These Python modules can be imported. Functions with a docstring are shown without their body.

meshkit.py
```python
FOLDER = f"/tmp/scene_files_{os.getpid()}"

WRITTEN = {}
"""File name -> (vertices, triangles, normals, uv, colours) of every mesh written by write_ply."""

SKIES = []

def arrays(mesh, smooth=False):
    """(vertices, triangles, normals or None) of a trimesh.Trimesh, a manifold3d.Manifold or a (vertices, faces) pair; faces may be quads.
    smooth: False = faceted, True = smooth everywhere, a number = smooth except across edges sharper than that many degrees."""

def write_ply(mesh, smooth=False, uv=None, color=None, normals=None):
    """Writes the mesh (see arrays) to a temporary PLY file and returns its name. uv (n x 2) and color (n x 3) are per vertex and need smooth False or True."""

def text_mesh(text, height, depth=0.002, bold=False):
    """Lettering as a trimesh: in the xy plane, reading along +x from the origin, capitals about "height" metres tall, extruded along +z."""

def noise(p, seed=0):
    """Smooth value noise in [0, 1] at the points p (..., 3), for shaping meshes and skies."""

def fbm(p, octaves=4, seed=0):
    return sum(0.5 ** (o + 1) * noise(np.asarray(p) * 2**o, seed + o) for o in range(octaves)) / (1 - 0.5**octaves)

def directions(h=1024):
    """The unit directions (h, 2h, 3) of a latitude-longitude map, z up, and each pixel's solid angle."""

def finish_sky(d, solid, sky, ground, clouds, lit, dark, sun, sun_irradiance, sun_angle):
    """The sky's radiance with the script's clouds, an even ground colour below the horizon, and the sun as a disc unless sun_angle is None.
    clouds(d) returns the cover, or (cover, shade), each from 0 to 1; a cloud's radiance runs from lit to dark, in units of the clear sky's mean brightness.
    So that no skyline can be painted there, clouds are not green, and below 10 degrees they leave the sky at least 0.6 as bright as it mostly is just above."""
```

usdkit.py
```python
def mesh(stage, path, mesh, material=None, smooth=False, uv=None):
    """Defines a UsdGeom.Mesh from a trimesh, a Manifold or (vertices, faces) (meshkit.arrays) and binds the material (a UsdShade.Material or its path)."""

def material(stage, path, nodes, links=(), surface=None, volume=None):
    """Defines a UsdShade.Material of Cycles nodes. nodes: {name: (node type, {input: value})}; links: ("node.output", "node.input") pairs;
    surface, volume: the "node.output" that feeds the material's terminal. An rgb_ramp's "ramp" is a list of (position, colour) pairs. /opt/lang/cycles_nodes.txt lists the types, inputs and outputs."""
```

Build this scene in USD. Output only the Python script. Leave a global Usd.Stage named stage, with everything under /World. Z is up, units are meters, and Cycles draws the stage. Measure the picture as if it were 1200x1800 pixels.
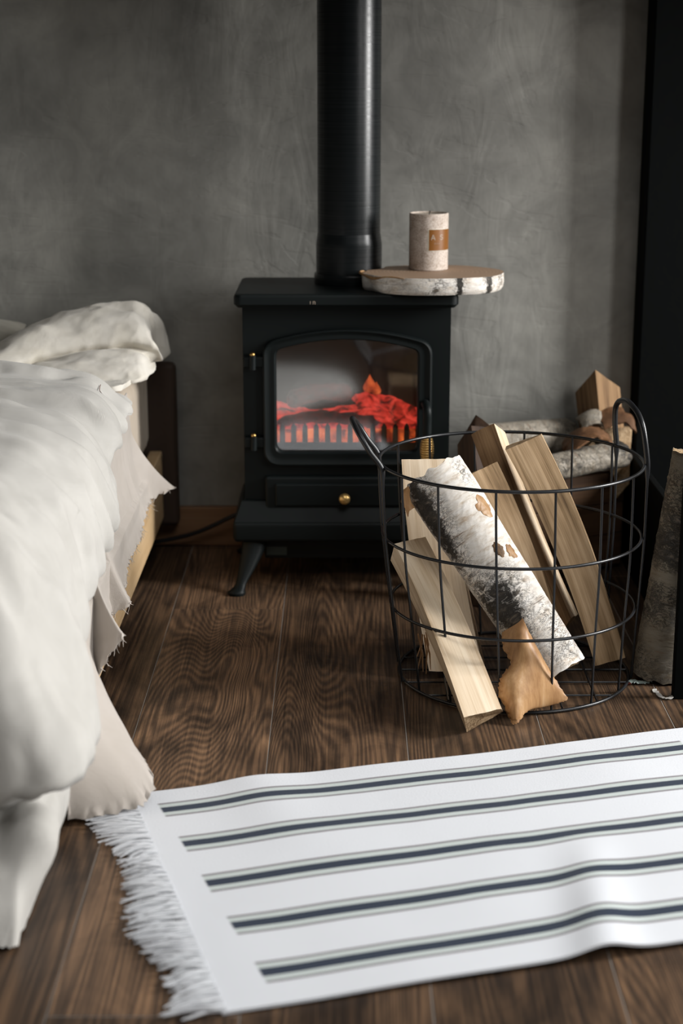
import math, random
import numpy as np, trimesh, usdkit, meshkit
from scipy.spatial import cKDTree
from scipy.ndimage import gaussian_filter, maximum_filter
from scipy.interpolate import PchipInterpolator, CubicSpline
from shapely.geometry import Polygon
from pxr import Usd, UsdGeom, UsdLux, UsdShade, Gf, Sdf, Vt

random.seed(7)
R = np.random.RandomState(11)
PI = math.pi
stage = Usd.Stage.CreateInMemory()
UsdGeom.SetStageUpAxis(stage, 'Z'); UsdGeom.SetStageMetersPerUnit(stage, 1.0)
UsdGeom.Xform.Define(stage, '/World'); UsdGeom.Scope.Define(stage, '/World/Looks')

# ------------------------------------------------------------------ camera
H, F_PX, PITCH = 0.91, 2900.0, 15.0
cam = UsdGeom.Camera.Define(stage, '/World/camera')
cam.CreateHorizontalApertureAttr(24.0)
cam.CreateFocalLengthAttr(24.0 * F_PX / 1200.0)
cam.CreateFStopAttr(3.4)
cam.CreateFocusDistanceAttr(2.46)
cam.CreateClippingRangeAttr(Gf.Vec2f(0.05, 50))
cam.CreateExposureAttr(0.0)
cam.AddTranslateOp().Set(Gf.Vec3d(0, 0, H)); cam.AddRotateXOp().Set(90.0 - PITCH)

# ------------------------------------------------------------------ daylight through the windows, and an added overhead fill
def rect_light(name, loc, rot, w, h, power, col):
    L = UsdLux.RectLight.Define(stage, '/World/' + name)
    L.CreateWidthAttr(w); L.CreateHeightAttr(h); L.CreateIntensityAttr(power); L.CreateColorAttr(Gf.Vec3f(*col))
    L.AddTranslateOp().Set(Gf.Vec3d(*loc)); L.AddRotateXYZOp().Set(Gf.Vec3f(*rot))
    return L
# a RectLight shines along its -z: turned about y by +90 degrees it shines towards -x
rect_light('daylight', (2.36, 2.28, 1.35), (0, 90, 0), 1.3, .60, 52.0, (1.0, 0.99, 0.97))
rect_light('daylight_front', (2.36, 0.05, 1.40), (0, 90, 0), 1.3, .85, 14.0, (1.0, 0.99, 0.97))
rect_light('skylight', (0.5, 0.3, 2.49), (0, 0, 0), 1.2, 1.2, 4.4, (1.0, 0.99, 0.98))  # unseen overhead source added as fill for the rug and lower wall

# ------------------------------------------------------------------ helpers
used = {}
def numbered(name, parent='/World'):
    k = used.get((parent, name), 0); used[(parent, name)] = k + 1
    return f'{parent}/{name}' + (f'_{k:03d}' if k else '')
LOC = {}
def tag(p, label=None, cat=None, group=None, kind=None):
    p = p.GetPrim() if hasattr(p, 'GetPrim') else p
    for k, v in (('label', label), ('category', cat), ('group', group), ('kind', kind)):
        if v: p.SetCustomDataByKey(k, v)
    return p
def thing(name, label=None, cat=None, loc=(0, 0, 0), group=None, kind=None):
    path = numbered(name)
    x = UsdGeom.Xform.Define(stage, path); x.AddTranslateOp().Set(Gf.Vec3d(*map(float, loc)))
    LOC[path] = np.array(loc, float)
    tag(x, label, cat, group, kind)
    return path
def put(name, mesh, mat, parent=None, smooth=35, pv=None, label=None, kind=None, cat=None, group=None):
    """One Mesh prim; vertices are given in world metres. pv: {primvar: per-vertex array}."""
    path = numbered(name, parent or '/World')
    if isinstance(mesh, (list,)): mesh = trimesh.util.concatenate(mesh)
    v0 = np.array(mesh.vertices if hasattr(mesh, 'vertices') else mesh[0], float)
    v, f, n = meshkit.arrays(mesh, smooth)
    idx = np.arange(len(v)) if len(v) == len(v0) and np.allclose(v, v0) else cKDTree(v0).query(v)[1]
    off = next((LOC[k] for k in sorted(LOC, key=len, reverse=True) if parent and (parent == k or parent.startswith(k + '/'))), np.zeros(3))
    if not parent:
        off = np.array([(v[:, 0].min() + v[:, 0].max()) / 2, (v[:, 1].min() + v[:, 1].max()) / 2, v[:, 2].min()])
    m = UsdGeom.Mesh.Define(stage, path)
    if not parent: m.AddTranslateOp().Set(Gf.Vec3d(*map(float, off)))
    m.CreatePointsAttr(Vt.Vec3fArray.FromNumpy((v - off).astype(np.float32)))
    m.CreateFaceVertexCountsAttr(Vt.IntArray.FromNumpy(np.full(len(f), 3, np.int32)))
    m.CreateFaceVertexIndicesAttr(Vt.IntArray.FromNumpy(f.astype(np.int32).ravel()))
    m.CreateSubdivisionSchemeAttr('none')
    if n is not None:
        m.CreateNormalsAttr(Vt.Vec3fArray.FromNumpy(n.astype(np.float32))); m.SetNormalsInterpolation('vertex')
    for k, a in (pv or {}).items():
        a = np.asarray(a, np.float32)[idx]
        api = UsdGeom.PrimvarsAPI(m)
        if a.ndim == 2: api.CreatePrimvar(k, Sdf.ValueTypeNames.Float3Array, 'vertex').Set(Vt.Vec3fArray.FromNumpy(a))
        else: api.CreatePrimvar(k, Sdf.ValueTypeNames.FloatArray, 'vertex').Set(Vt.FloatArray.FromNumpy(a))
    UsdShade.MaterialBindingAPI.Apply(m.GetPrim()).Bind(M[mat])
    tag(m, label, cat, group, kind)
    return path

def tm(v, f): return trimesh.Trimesh(np.asarray(v, float), np.asarray(f, int), process=False)
ICO = trimesh.creation.icosphere(1).vertices
def rbox(lo, hi, r=0.003):
    lo, hi = np.array(lo, float), np.array(hi, float)
    r = min(r, (hi - lo).min() * 0.49)
    c = [[(lo, hi)[i][0] + r * (1 - 2 * i), (lo, hi)[j][1] + r * (1 - 2 * j), (lo, hi)[k][2] + r * (1 - 2 * k)] for i in (0, 1) for j in (0, 1) for k in (0, 1)]
    return trimesh.convex.convex_hull(np.vstack([ICO * r + x for x in c]))
def hullpts(pts, r=0.002):
    return trimesh.convex.convex_hull(np.vstack([ICO * r + np.array(x, float) for x in pts]))
def tube(pts, r, sides=8, closed=False, caps=True, flat=1.0):
    p = np.asarray(pts, float); n = len(p)
    r = np.broadcast_to(np.asarray(r, float), (n,))
    t = np.roll(p, -1, 0) - np.roll(p, 1, 0) if closed else np.gradient(p, axis=0)
    t /= np.linalg.norm(t, axis=1, keepdims=True) + 1e-12
    u = np.cross(t[0], [0.31, 0.17, 0.93] if abs(t[0][2]) < 0.9 else [1, 0.1, 0]); u /= np.linalg.norm(u)
    us = []
    for k in range(n):
        u = u - t[k] * (u @ t[k]); u /= np.linalg.norm(u); us.append(u.copy())
    us = np.array(us); ws = np.cross(t, us)
    if closed:                                   # close the twist
        a = math.atan2(us[0] @ ws[-1], us[0] @ us[-1])
        for k in range(n):
            b = a * k / n; c0, s0 = math.cos(b), math.sin(b)
            us[k], ws[k] = us[k] * c0 + ws[k] * s0, ws[k] * c0 - us[k] * s0
    th = np.linspace(0, 2 * PI, sides, endpoint=False)
    v = p[:, None] + r[:, None, None] * (np.cos(th)[None, :, None] * us[:, None] + flat * np.sin(th)[None, :, None] * ws[:, None])
    v = v.reshape(-1, 3); f = []
    for i in range(n if closed else n - 1):
        a, b = i * sides, ((i + 1) % n) * sides
        for j in range(sides):
            j2 = (j + 1) % sides
            f += [[a + j, a + j2, b + j2], [a + j, b + j2, b + j]]
    if caps and not closed:
        v = np.vstack([v, p[0], p[-1]])
        for j in range(sides):
            f += [[n * sides, (j + 1) % sides, j], [n * sides + 1, (n - 1) * sides + j, (n - 1) * sides + (j + 1) % sides]]
    return tm(v, f)
def circle(cx, cy, z, r, n=72): 
    a = np.linspace(0, 2 * PI, n, endpoint=False)
    return np.c_[cx + r * np.cos(a), cy + r * np.sin(a), np.full(n, z)]
def lathe(profile, cx, cy, n=48, axis='z', z0=0):
    """profile: (radius, height) pairs."""
    p = np.array(profile, float); a = np.linspace(0, 2 * PI, n, endpoint=False)
    v = np.stack([np.outer(p[:, 0], np.cos(a)), np.outer(p[:, 0], np.sin(a)), np.repeat(p[:, 1:2], n, 1)], -1)
    f = []
    for i in range(len(p) - 1):
        for j in range(n):
            j2 = (j + 1) % n; f += [[i * n + j, i * n + j2, (i + 1) * n + j2], [i * n + j, (i + 1) * n + j2, (i + 1) * n + j]]
    v = v.reshape(-1, 3)
    if axis == '-y': v = np.c_[v[:, 0], -v[:, 2], v[:, 1]]
    return tm(v + [cx, cy, z0], f)
def grid(P, closed_u=False, closed_v=False, flip=False):
    """P (n, m, 3) points to a mesh."""
    n, m = P.shape[:2]; f = []
    i = np.arange(n if closed_u else n - 1); j = np.arange(m if closed_v else m - 1)
    I, J = np.meshgrid(i, j, indexing='ij'); I2, J2 = (I + 1) % n, (J + 1) % m
    a, b, c, d = I * m + J, I2 * m + J, I2 * m + J2, I * m + J2
    f = np.vstack([np.stack([a, b, c], -1).reshape(-1, 3), np.stack([a, c, d], -1).reshape(-1, 3)])
    if flip: f = f[:, ::-1]
    return tm(P.reshape(-1, 3), f)
def shell(P, t):
    """A cloth or bark sheet P (n, m, 3) with thickness t."""
    du = np.gradient(P, axis=0); dv = np.gradient(P, axis=1)
    N = np.cross(du, dv); N /= np.linalg.norm(N, axis=-1, keepdims=True) + 1e-12
    t = np.broadcast_to(np.asarray(t, float), P.shape[:2])[..., None]
    A, B = P + N * t / 2, P - N * t / 2
    n, m = P.shape[:2]; g = grid(A); h = grid(B, flip=True)
    v = np.vstack([g.vertices, h.vertices]); k = n * m
    ring = [i * m for i in range(n)] + [(n - 1) * m + j for j in range(1, m)] + [i * m + m - 1 for i in range(n - 2, -1, -1)] + [j for j in range(m - 2, 0, -1)]
    e = []
    for a, b in zip(ring, ring[1:] + ring[:1]): e += [[a, b + k, b], [a, a + k, b + k]]
    return tm(v, np.vstack([g.faces, h.faces + k, e]))
def unit(v): v = np.asarray(v, float); return v / np.linalg.norm(v)

def loft(P0, P1, m=6, n=30, amp=0.0012, seed=0, bend=(0, 0, 0), scale=40, caprough=0.0015, twist=None):
    """A split piece of wood from end polygon P0 to end polygon P1; returns (sides, lp), (cap0, lp), (cap1, lp)."""
    P0, P1 = np.array(P0, float), np.array(P1, float)
    def res(P):
        return np.vstack([P[i] + (P[(i + 1) % len(P)] - P[i]) * s for i in range(len(P)) for s in np.linspace(0, 1, m, endpoint=False)])
    A, B = res(P0), res(P1); K = len(A)
    c0, c1 = P0.mean(0), P1.mean(0); ax = unit(c1 - c0); Ln = np.linalg.norm(c1 - c0)
    e1 = unit(np.cross(ax, [0.2, 0.9, 0.1])); e2 = np.cross(ax, e1)
    t = np.linspace(0, 1, n)[:, None, None]
    V = A[None] * (1 - t) + B[None] * t
    cen = c0 * (1 - t) + c1 * t
    loc = V - c0
    lp = np.stack([loc @ e1, loc @ e2, loc @ ax], -1)
    out = V - cen; out -= (out @ ax)[..., None] * ax; out /= np.linalg.norm(out, axis=-1, keepdims=True) + 1e-9
    nz = meshkit.fbm(lp * [scale, scale, scale * 0.12] + seed * 7.3, 3, seed) - 0.5
    nz2 = meshkit.fbm(lp * [scale * .3, scale * .3, scale * 0.2] + seed * 3.1, 2, seed + 5) - 0.5
    V = V + out * (nz * amp * 2 + nz2 * amp * 3)[..., None] + np.asarray(bend, float) * (4 * t * (1 - t))
    rag = (meshkit.noise(lp[0] * 90 + seed, seed) - .5)
    V[0] += ax * (rag * caprough)[:, None]; V[-1] += ax * ((meshkit.noise(lp[-1] * 90 + seed + 3, seed) - .5) * caprough)[:, None]
    g = grid(V, closed_v=True)
    def orient(mesh, flag=None):
        return mesh
    def cap(row, lprow, flip):
        rings = [row.mean(0)[None] + (row - row.mean(0)) * s for s in (1, .7, .4, .15)]
        lr = [lprow.mean(0)[None] + (lprow - lprow.mean(0)) * s for s in (1, .7, .4, .15)]
        G = np.stack(rings); gm = grid(G, closed_v=True); vv = np.vstack([gm.vertices, row.mean(0)]); k = len(vv) - 1
        ff = np.vstack([gm.faces, [[3 * K + j, k, 3 * K + (j + 1) % K] for j in range(K)]])
        vv = vv + ax * ((meshkit.noise(vv * 160 + seed, 3) - .5) * caprough * (np.arange(len(vv)) >= K))[:, None]
        if flip: ff = ff[:, ::-1]
        return tm(vv, ff), np.vstack([np.stack(lr).reshape(-1, 3), lprow.mean(0)])
    # orientation: sides must face outwards
    vol = np.einsum('ij,ij->i', g.triangles_center - cen.mean(0).ravel(), g.face_normals * g.area_faces[:, None]).sum()
    if vol < 0: g = tm(g.vertices, g.faces[:, ::-1])
    caps = []
    for row, l, d in ((V[0], lp[0], -ax), (V[-1], lp[-1], ax)):
        cm, cl = cap(row, l, False)
        if (cm.face_normals * cm.area_faces[:, None]).sum(0) @ d < 0: cm = tm(cm.vertices, cm.faces[:, ::-1])
        caps.append((cm, cl))
    return (g, lp.reshape(-1, 3)), caps[0], caps[1]
def split_log(parent, L, mat='split_wood', end='end_grain', faces=None, m=7):
    """faces: {edge number of the end polygon: material} for sides that differ."""
    (s, l), (a, la), (b, lb) = L
    K = len(a.vertices) // 4; F = np.array(s.faces); col = F % K
    edge = np.where((col == 0).any(1) & (col.max(1) == K - 1), K - 1, col.min(1)) // m
    odd = np.isin(edge, list(faces or {}))
    put('split_face', tm(s.vertices, F[~odd]), mat, parent, 32, {'lp': l})
    for e, mt in (faces or {}).items(): put('split_face', tm(s.vertices, F[edge == e]), mt, parent, 32, {'lp': l}, label='pale sapwood face with side light put into its colour')
    put('end_face', a, end, parent, 30, {'lp': la}); put('end_face', b, end, parent, 30, {'lp': lb})

# ------------------------------------------------------------------ materials
M = {}
def mat(name, nodes, links, surface='p.BSDF', **k):
    M[name] = usdkit.material(stage, '/World/Looks/' + name, nodes, links, surface=surface, **k)
def plain(name, col, rough=0.5, metal=0.0, spec=0.5, bump=0, bscale=200, **k):
    nodes = {'p': ('principled_bsdf', dict(base_color=col, roughness=rough, metallic=metal, specular_ior_level=spec, **k))}
    links = []
    if bump:
        nodes |= {'g': ('geometry', {}), 'n': ('noise_texture', {'scale': bscale, 'detail': 3}), 'b': ('bump', {'strength': bump, 'distance': 0.002})}
        links += [('g.position', 'n.vector'), ('n.fac', 'b.height'), ('b.normal', 'p.normal')]
    mat(name, nodes, links)
plain('stove_black', (0.0055, 0.0080, 0.0082), 0.46, 0, 0.18, 0.12, 900)
plain('stove_dark', (0.006, 0.0075, 0.0075), 0.6, 0, 0.3)
plain('wire_black', (0.010, 0.011, 0.013), 0.32, 0, 0.5)
plain('cord_black', (0.012, 0.012, 0.013), 0.5)
plain('panel_black', (0.0022, 0.0028, 0.0028), 0.8, 0, 0.06, 0.3, 60)
plain('brass', (0.80, 0.53, 0.20), 0.26, .75)
plain('brass_dark', (0.55, 0.33, 0.11), 0.3, 1.0)
plain('label_grey', (0.05, 0.075, 0.07), 0.5)
plain('candle_label', (0.20, 0.075, 0.012), 0.35, 0, 0.5)
plain('label_letters', (0.42, 0.34, 0.27), 0.5)
plain('label_edge', (0.62, 0.60, 0.50), 0.5)
plain('candle_wax', (0.62, 0.55, 0.45), 0.5)
plain('dark_brown', (0.060, 0.040, 0.030), 0.6, 0, 0.3, 0.3, 120)
plain('wick', (0.02, 0.018, 0.015), 0.8)
plain('white_paint', (0.7, 0.7, 0.68), 0.5)
plain('joint', (0.24, 0.22, 0.20), 0.8)
plain('thread', (0.12, 0.05, 0.035), 0.8)
plain('wall_plain', (0.045, 0.045, 0.042), 0.9)
plain('ceiling_plain', (0.10, 0.095, 0.085), 0.9)
plain('scrap_blue', (0.36, 0.44, 0.42), 0.5, 0, .5, .4, 60)
plain('scrap_red', (0.12, 0.02, 0.012), 0.6)
# pipe: satin black with fine turned lines
mat('pipe_black', {'g': ('geometry', {}), 'm': ('mapping', {'scale': (8, 8, 900)}), 'n': ('noise_texture', {'scale': 1, 'detail': 2}),
                   'b': ('bump', {'strength': 0.07, 'distance': 0.001}), 'r': ('map_range', {'from_min': .3, 'from_max': .7, 'to_min': .26, 'to_max': .36}),
                   'p': ('principled_bsdf', {'base_color': (0.0045, 0.0065, 0.0075), 'specular_ior_level': 0.42})},
    [('g.position', 'm.vector'), ('m.vector', 'n.vector'), ('n.fac', 'b.height'), ('b.normal', 'p.normal'), ('n.fac', 'r.value'), ('r.result', 'p.roughness')])
# plaster
mat('plaster', {'g': ('geometry', {}),
    'n1': ('noise_texture', {'scale': 2.6, 'detail': 6, 'roughness': .62, 'distortion': .5}), 'n2': ('noise_texture', {'scale': 9, 'detail': 5, 'roughness': .6, 'distortion': 1.2}),
    'm3': ('mapping', {'scale': (14, 14, 5), 'rotation': (0, .5, 0)}), 'n3': ('noise_texture', {'scale': 1, 'detail': 4, 'distortion': 2.5}),
    'r1': ('rgb_ramp', {'ramp': [(.28, (.175, .172, .158)), (.5, (.27, .265, .243)), (.72, (.38, .372, .338))]}),
    'r2': ('rgb_ramp', {'ramp': [(.35, (.80, .80, .80)), (.62, (1.12, 1.12, 1.12))]}),
    'mx': ('mix', {'mix_type': 'multiply', 'fac': .8}),
    'm4': ('mapping', {'scale': (3, 3, 11), 'rotation': (0, -.7, 0)}), 'n4': ('noise_texture', {'scale': 1, 'detail': 5, 'distortion': 3.5}), 'vr': ('map_range', {'from_min': .40, 'from_max': .44, 'to_min': 0, 'to_max': .22, 'clamp': True}),
    'ad': ('math', {'math_type': 'add'}), 'b': ('bump', {'strength': .38, 'distance': .004}), 'nf': ('noise_texture', {'scale': 160, 'detail': 3}), 'ad2': ('math', {'math_type': 'multiply_add', 'value2': .10}),
    'p': ('principled_bsdf', {'roughness': .62, 'specular_ior_level': .35})},
    [('g.position', 'n1.vector'), ('g.position', 'n2.vector'), ('g.position', 'm3.vector'), ('m3.vector', 'n3.vector'), ('n1.fac', 'r1.fac'), ('n2.fac', 'r2.fac'), ('r1.color', 'mx.color1'), ('r2.color', 'mx.color2'),
     ('g.position', 'm4.vector'), ('m4.vector', 'n4.vector'), ('n4.fac', 'vr.value'), ('n3.fac', 'ad.value1'), ('vr.result', 'ad.value2'),
     ('g.position', 'nf.vector'), ('nf.fac', 'ad2.value1'), ('ad.value', 'ad2.value3'), ('ad2.value', 'b.height'), ('b.normal', 'p.normal'), ('mx.color', 'p.base_color')])
# floor laminate: contour lines of a stretched noise field, with two knots where the boards have them
def floor_mat():
    nodes = {'g': ('geometry', {}), 'oi': ('object_info', {}), 'rs': ('math', {'math_type': 'multiply', 'value2': 41.0}), 'rv': ('combine_xyz', {}),
        'm': ('mapping', {'scale': (8.5, 0.42, 1)}), 'ad': ('vector_math', {'math_type': 'add'}),
        'n': ('noise_texture', {'scale': 1, 'detail': 1.2, 'roughness': .4, 'distortion': .1}),
        'mul': ('math', {'math_type': 'multiply', 'value2': 50.0}),
        'sum': ('math', {'math_type': 'add'}), 'sn': ('math', {'math_type': 'sine'}), 'ph': ('math', {'math_type': 'multiply', 'value2': 6.2832}),
        'mf': ('mapping', {'scale': (260, 5, 1)}), 'nf': ('noise_texture', {'scale': 1, 'detail': 4, 'roughness': .6}),
        'md': ('mapping', {'scale': (9, 4, 1)}), 'nd': ('noise_texture', {'scale': 1, 'detail': 5, 'roughness': .65, 'distortion': .8}),
        'l1': ('math', {'math_type': 'multiply_add', 'value2': .085, 'value3': .43}), 'l2': ('math', {'math_type': 'multiply_add', 'value2': .75}), 'l3': ('math', {'math_type': 'add', 'value2': -.36}),
        'rp': ('rgb_ramp', {'ramp': [(.08, (.018, .013, .010)), (.36, (.062, .038, .024)), (.56, (.150, .088, .050)), (.80, (.29, .168, .090))]}),
        'dr': ('rgb_ramp', {'ramp': [(.36, (.26, .27, .30)), (.58, (1, 1, 1))]}),
        'mx': ('mix', {'mix_type': 'multiply', 'fac': .85}),
        'at': ('attribute', {'attribute': 'tone'}), 'tr': ('math', {'math_type': 'multiply', 'value2': 1.0}), 'tn': ('mix', {'mix_type': 'multiply', 'fac': 1.0}),
        'b': ('bump', {'strength': .22, 'distance': .0015}),
        'p': ('principled_bsdf', {'specular_ior_level': .32}), 'rr': ('map_range', {'from_min': 0, 'from_max': 1, 'to_min': .52, 'to_max': .34})}
    links = [('oi.random', 'rs.value1'), ('rs.value', 'rv.x'), ('rs.value', 'rv.z'), ('g.position', 'm.vector'), ('m.vector', 'ad.vector1'), ('rv.vector', 'ad.vector2'), ('ad.vector', 'n.vector'), ('n.fac', 'mul.value1')]
    last = 'mul.value'
    for i, (kx, ky, sx, sy, a) in enumerate(((-.200, 2.325, .085, .36, 17.0), (-.037, 2.045, .088, .42, -15.0), (-.165, 2.55, .05, .17, 8.0))):
        nodes |= {f'k{i}': ('vector_math', {'math_type': 'subtract', 'vector2': (kx, ky, 0)}), f's{i}': ('vector_math', {'math_type': 'multiply', 'vector2': (1 / sx, 1 / sy, 0)}),
                  f'd{i}': ('vector_math', {'math_type': 'length'}), f'r{i}': ('map_range', {'range_type': 'smoothstep', 'from_min': 0, 'from_max': 1.25, 'to_min': a, 'to_max': 0, 'clamp': True}), f'a{i}': ('math', {'math_type': 'add'})}
        links += [('g.position', f'k{i}.vector1'), (f'k{i}.vector', f's{i}.vector1'), (f's{i}.vector', f'd{i}.vector1'), (f'd{i}.value', f'r{i}.value'), (f'r{i}.result', f'a{i}.value1'), (last, f'a{i}.value2')]
        last = f'a{i}.value'
    links += [(last, 'ph.value1'), ('ph.value', 'sn.value1'), ('g.position', 'mf.vector'), ('mf.vector', 'nf.vector'), ('g.position', 'md.vector'), ('md.vector', 'nd.vector'),
        ('sn.value', 'l1.value1'), ('nf.fac', 'l2.value1'), ('l1.value', 'l2.value3'), ('l2.value', 'l3.value1'), ('l3.value', 'rp.fac'), ('nd.fac', 'dr.fac'), ('rp.color', 'mx.color1'), ('dr.color', 'mx.color2'),
        ('at.fac', 'tr.value1'), ('mx.color', 'tn.color1'), ('tr.value', 'tn.color2'), ('tn.color', 'p.base_color'), ('l3.value', 'b.height'), ('b.normal', 'p.normal'), ('l3.value', 'rr.value'), ('rr.result', 'p.roughness')]
    mat('floor_wood', nodes, links)
floor_mat()
def wood_mat(name, stops, gs=70, bump=.3, rough=.62, blot=.5):
    mat(name, {'a': ('attribute', {'attribute': 'lp'}), 'm': ('mapping', {'scale': (gs, gs, gs * .035)}), 'n': ('noise_texture', {'scale': 1, 'detail': 5, 'roughness': .6, 'distortion': .25}),
        'm2': ('mapping', {'scale': (gs * 5, gs * 5, gs * .09)}), 'n2': ('noise_texture', {'scale': 1, 'detail': 3, 'roughness': .6}),
        'm3': ('mapping', {'scale': (14, 14, 6)}), 'n3': ('noise_texture', {'scale': 1, 'detail': 3}),
        'l1': ('math', {'math_type': 'multiply_add', 'value2': .35}), 'l2': ('math', {'math_type': 'multiply_add', 'value2': blot}), 'l3': ('math', {'math_type': 'add', 'value2': -(.175 + blot / 2)}),
        'rp': ('rgb_ramp', {'ramp': stops}), 'b': ('bump', {'strength': bump, 'distance': .0015}), 'p': ('principled_bsdf', {'roughness': rough, 'specular_ior_level': .3})},
        [('a.vector', 'm.vector'), ('m.vector', 'n.vector'), ('a.vector', 'm2.vector'), ('m2.vector', 'n2.vector'), ('a.vector', 'm3.vector'), ('m3.vector', 'n3.vector'),
         ('n2.fac', 'l1.value1'), ('n.fac', 'l1.value3'), ('n3.fac', 'l2.value1'), ('l1.value', 'l2.value3'), ('l2.value', 'l3.value1'), ('l3.value', 'rp.fac'), ('rp.color', 'p.base_color'),
         ('l3.value', 'b.height'), ('b.normal', 'p.normal')])
wood_mat('split_pale', [(.30, (.44, .31, .185)), (.46, (.62, .49, .345)), (.62, (.74, .62, .47))], 55, .22, blot=.25)
wood_mat('split_wood', [(.26, (.10, .058, .028)), (.38, (.27, .175, .09)), (.52, (.41, .28, .16)), (.7, (.56, .41, .26))], 50, .6, .62, .9)
wood_mat('split_brown', [(.28, (.085, .046, .022)), (.45, (.20, .118, .058)), (.68, (.33, .21, .11))], 60, .5)
wood_mat('bark_inner_dark', [(.2, (.05, .024, .012)), (.5, (.12, .058, .027)), (.75, (.24, .12, .058))], 30, .4)
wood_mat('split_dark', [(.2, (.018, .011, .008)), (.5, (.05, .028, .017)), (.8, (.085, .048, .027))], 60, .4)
wood_mat('crate_wood', [(.25, (.045, .023, .012)), (.5, (.078, .041, .021)), (.8, (.12, .065, .033))], 35, .2)
wood_mat('base_wood', [(.25, (.16, .085, .045)), (.5, (.24, .13, .068)), (.8, (.31, .18, .10))], 25, .1, .5)
wood_mat('bed_wood', [(.25, (.40, .25, .12)), (.5, (.55, .38, .21)), (.8, (.65, .48, .29))], 25, .1, .5)
wood_mat('inner_bark', [(.15, (.15, .07, .028)), (.42, (.31, .165, .070)), (.6, (.43, .25, .115)), (.8, (.58, .40, .24))], 40, .12, .4, .6)
mat('end_grain', {'a': ('attribute', {'attribute': 'lp'}), 'n': ('noise_texture', {'scale': 260, 'detail': 4}), 'n2': ('noise_texture', {'scale': 40, 'detail': 3}), 'mx': ('math', {'math_type': 'multiply_add', 'value2': .5}), 'b': ('bump', {'strength': .6, 'distance': .002}),
    'l': ('math', {'math_type': 'add', 'value2': -.25}), 'rp': ('rgb_ramp', {'ramp': [(.25, (.17, .105, .055)), (.5, (.36, .25, .145)), (.8, (.52, .39, .25))]}), 'p': ('principled_bsdf', {'roughness': .8, 'specular_ior_level': .2})},
    [('a.vector', 'n.vector'), ('a.vector', 'n2.vector'), ('n2.fac', 'mx.value1'), ('n.fac', 'mx.value3'), ('mx.value', 'l.value1'), ('l.value', 'rp.fac'), ('rp.color', 'p.base_color'), ('n.fac', 'b.height'), ('b.normal', 'p.normal')])
# top of the sliced log: faint growth rings about its own heart
mat('slice_top', {'a': ('attribute', {'attribute': 'lp'}), 'd': ('vector_math', {'math_type': 'length'}), 'n': ('noise_texture', {'scale': 30, 'detail': 3}), 'm': ('math', {'math_type': 'multiply_add', 'value2': .012}), 'f': ('math', {'math_type': 'multiply', 'value2': 900}), 's': ('math', {'math_type': 'sine'}),
    'r': ('map_range', {'from_min': -1, 'from_max': 1, 'to_min': 0, 'to_max': 1}), 'rp': ('rgb_ramp', {'ramp': [(0, (.30, .195, .125)), (1, (.37, .25, .165))]}), 'p': ('principled_bsdf', {'roughness': .6})},
    [('a.vector', 'd.vector1'), ('a.vector', 'n.vector'), ('n.fac', 'm.value1'), ('d.value', 'm.value3'), ('m.value', 'f.value1'), ('f.value', 's.value1'), ('s.value', 'r.value'), ('r.result', 'rp.fac'), ('rp.color', 'p.base_color')])
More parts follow.
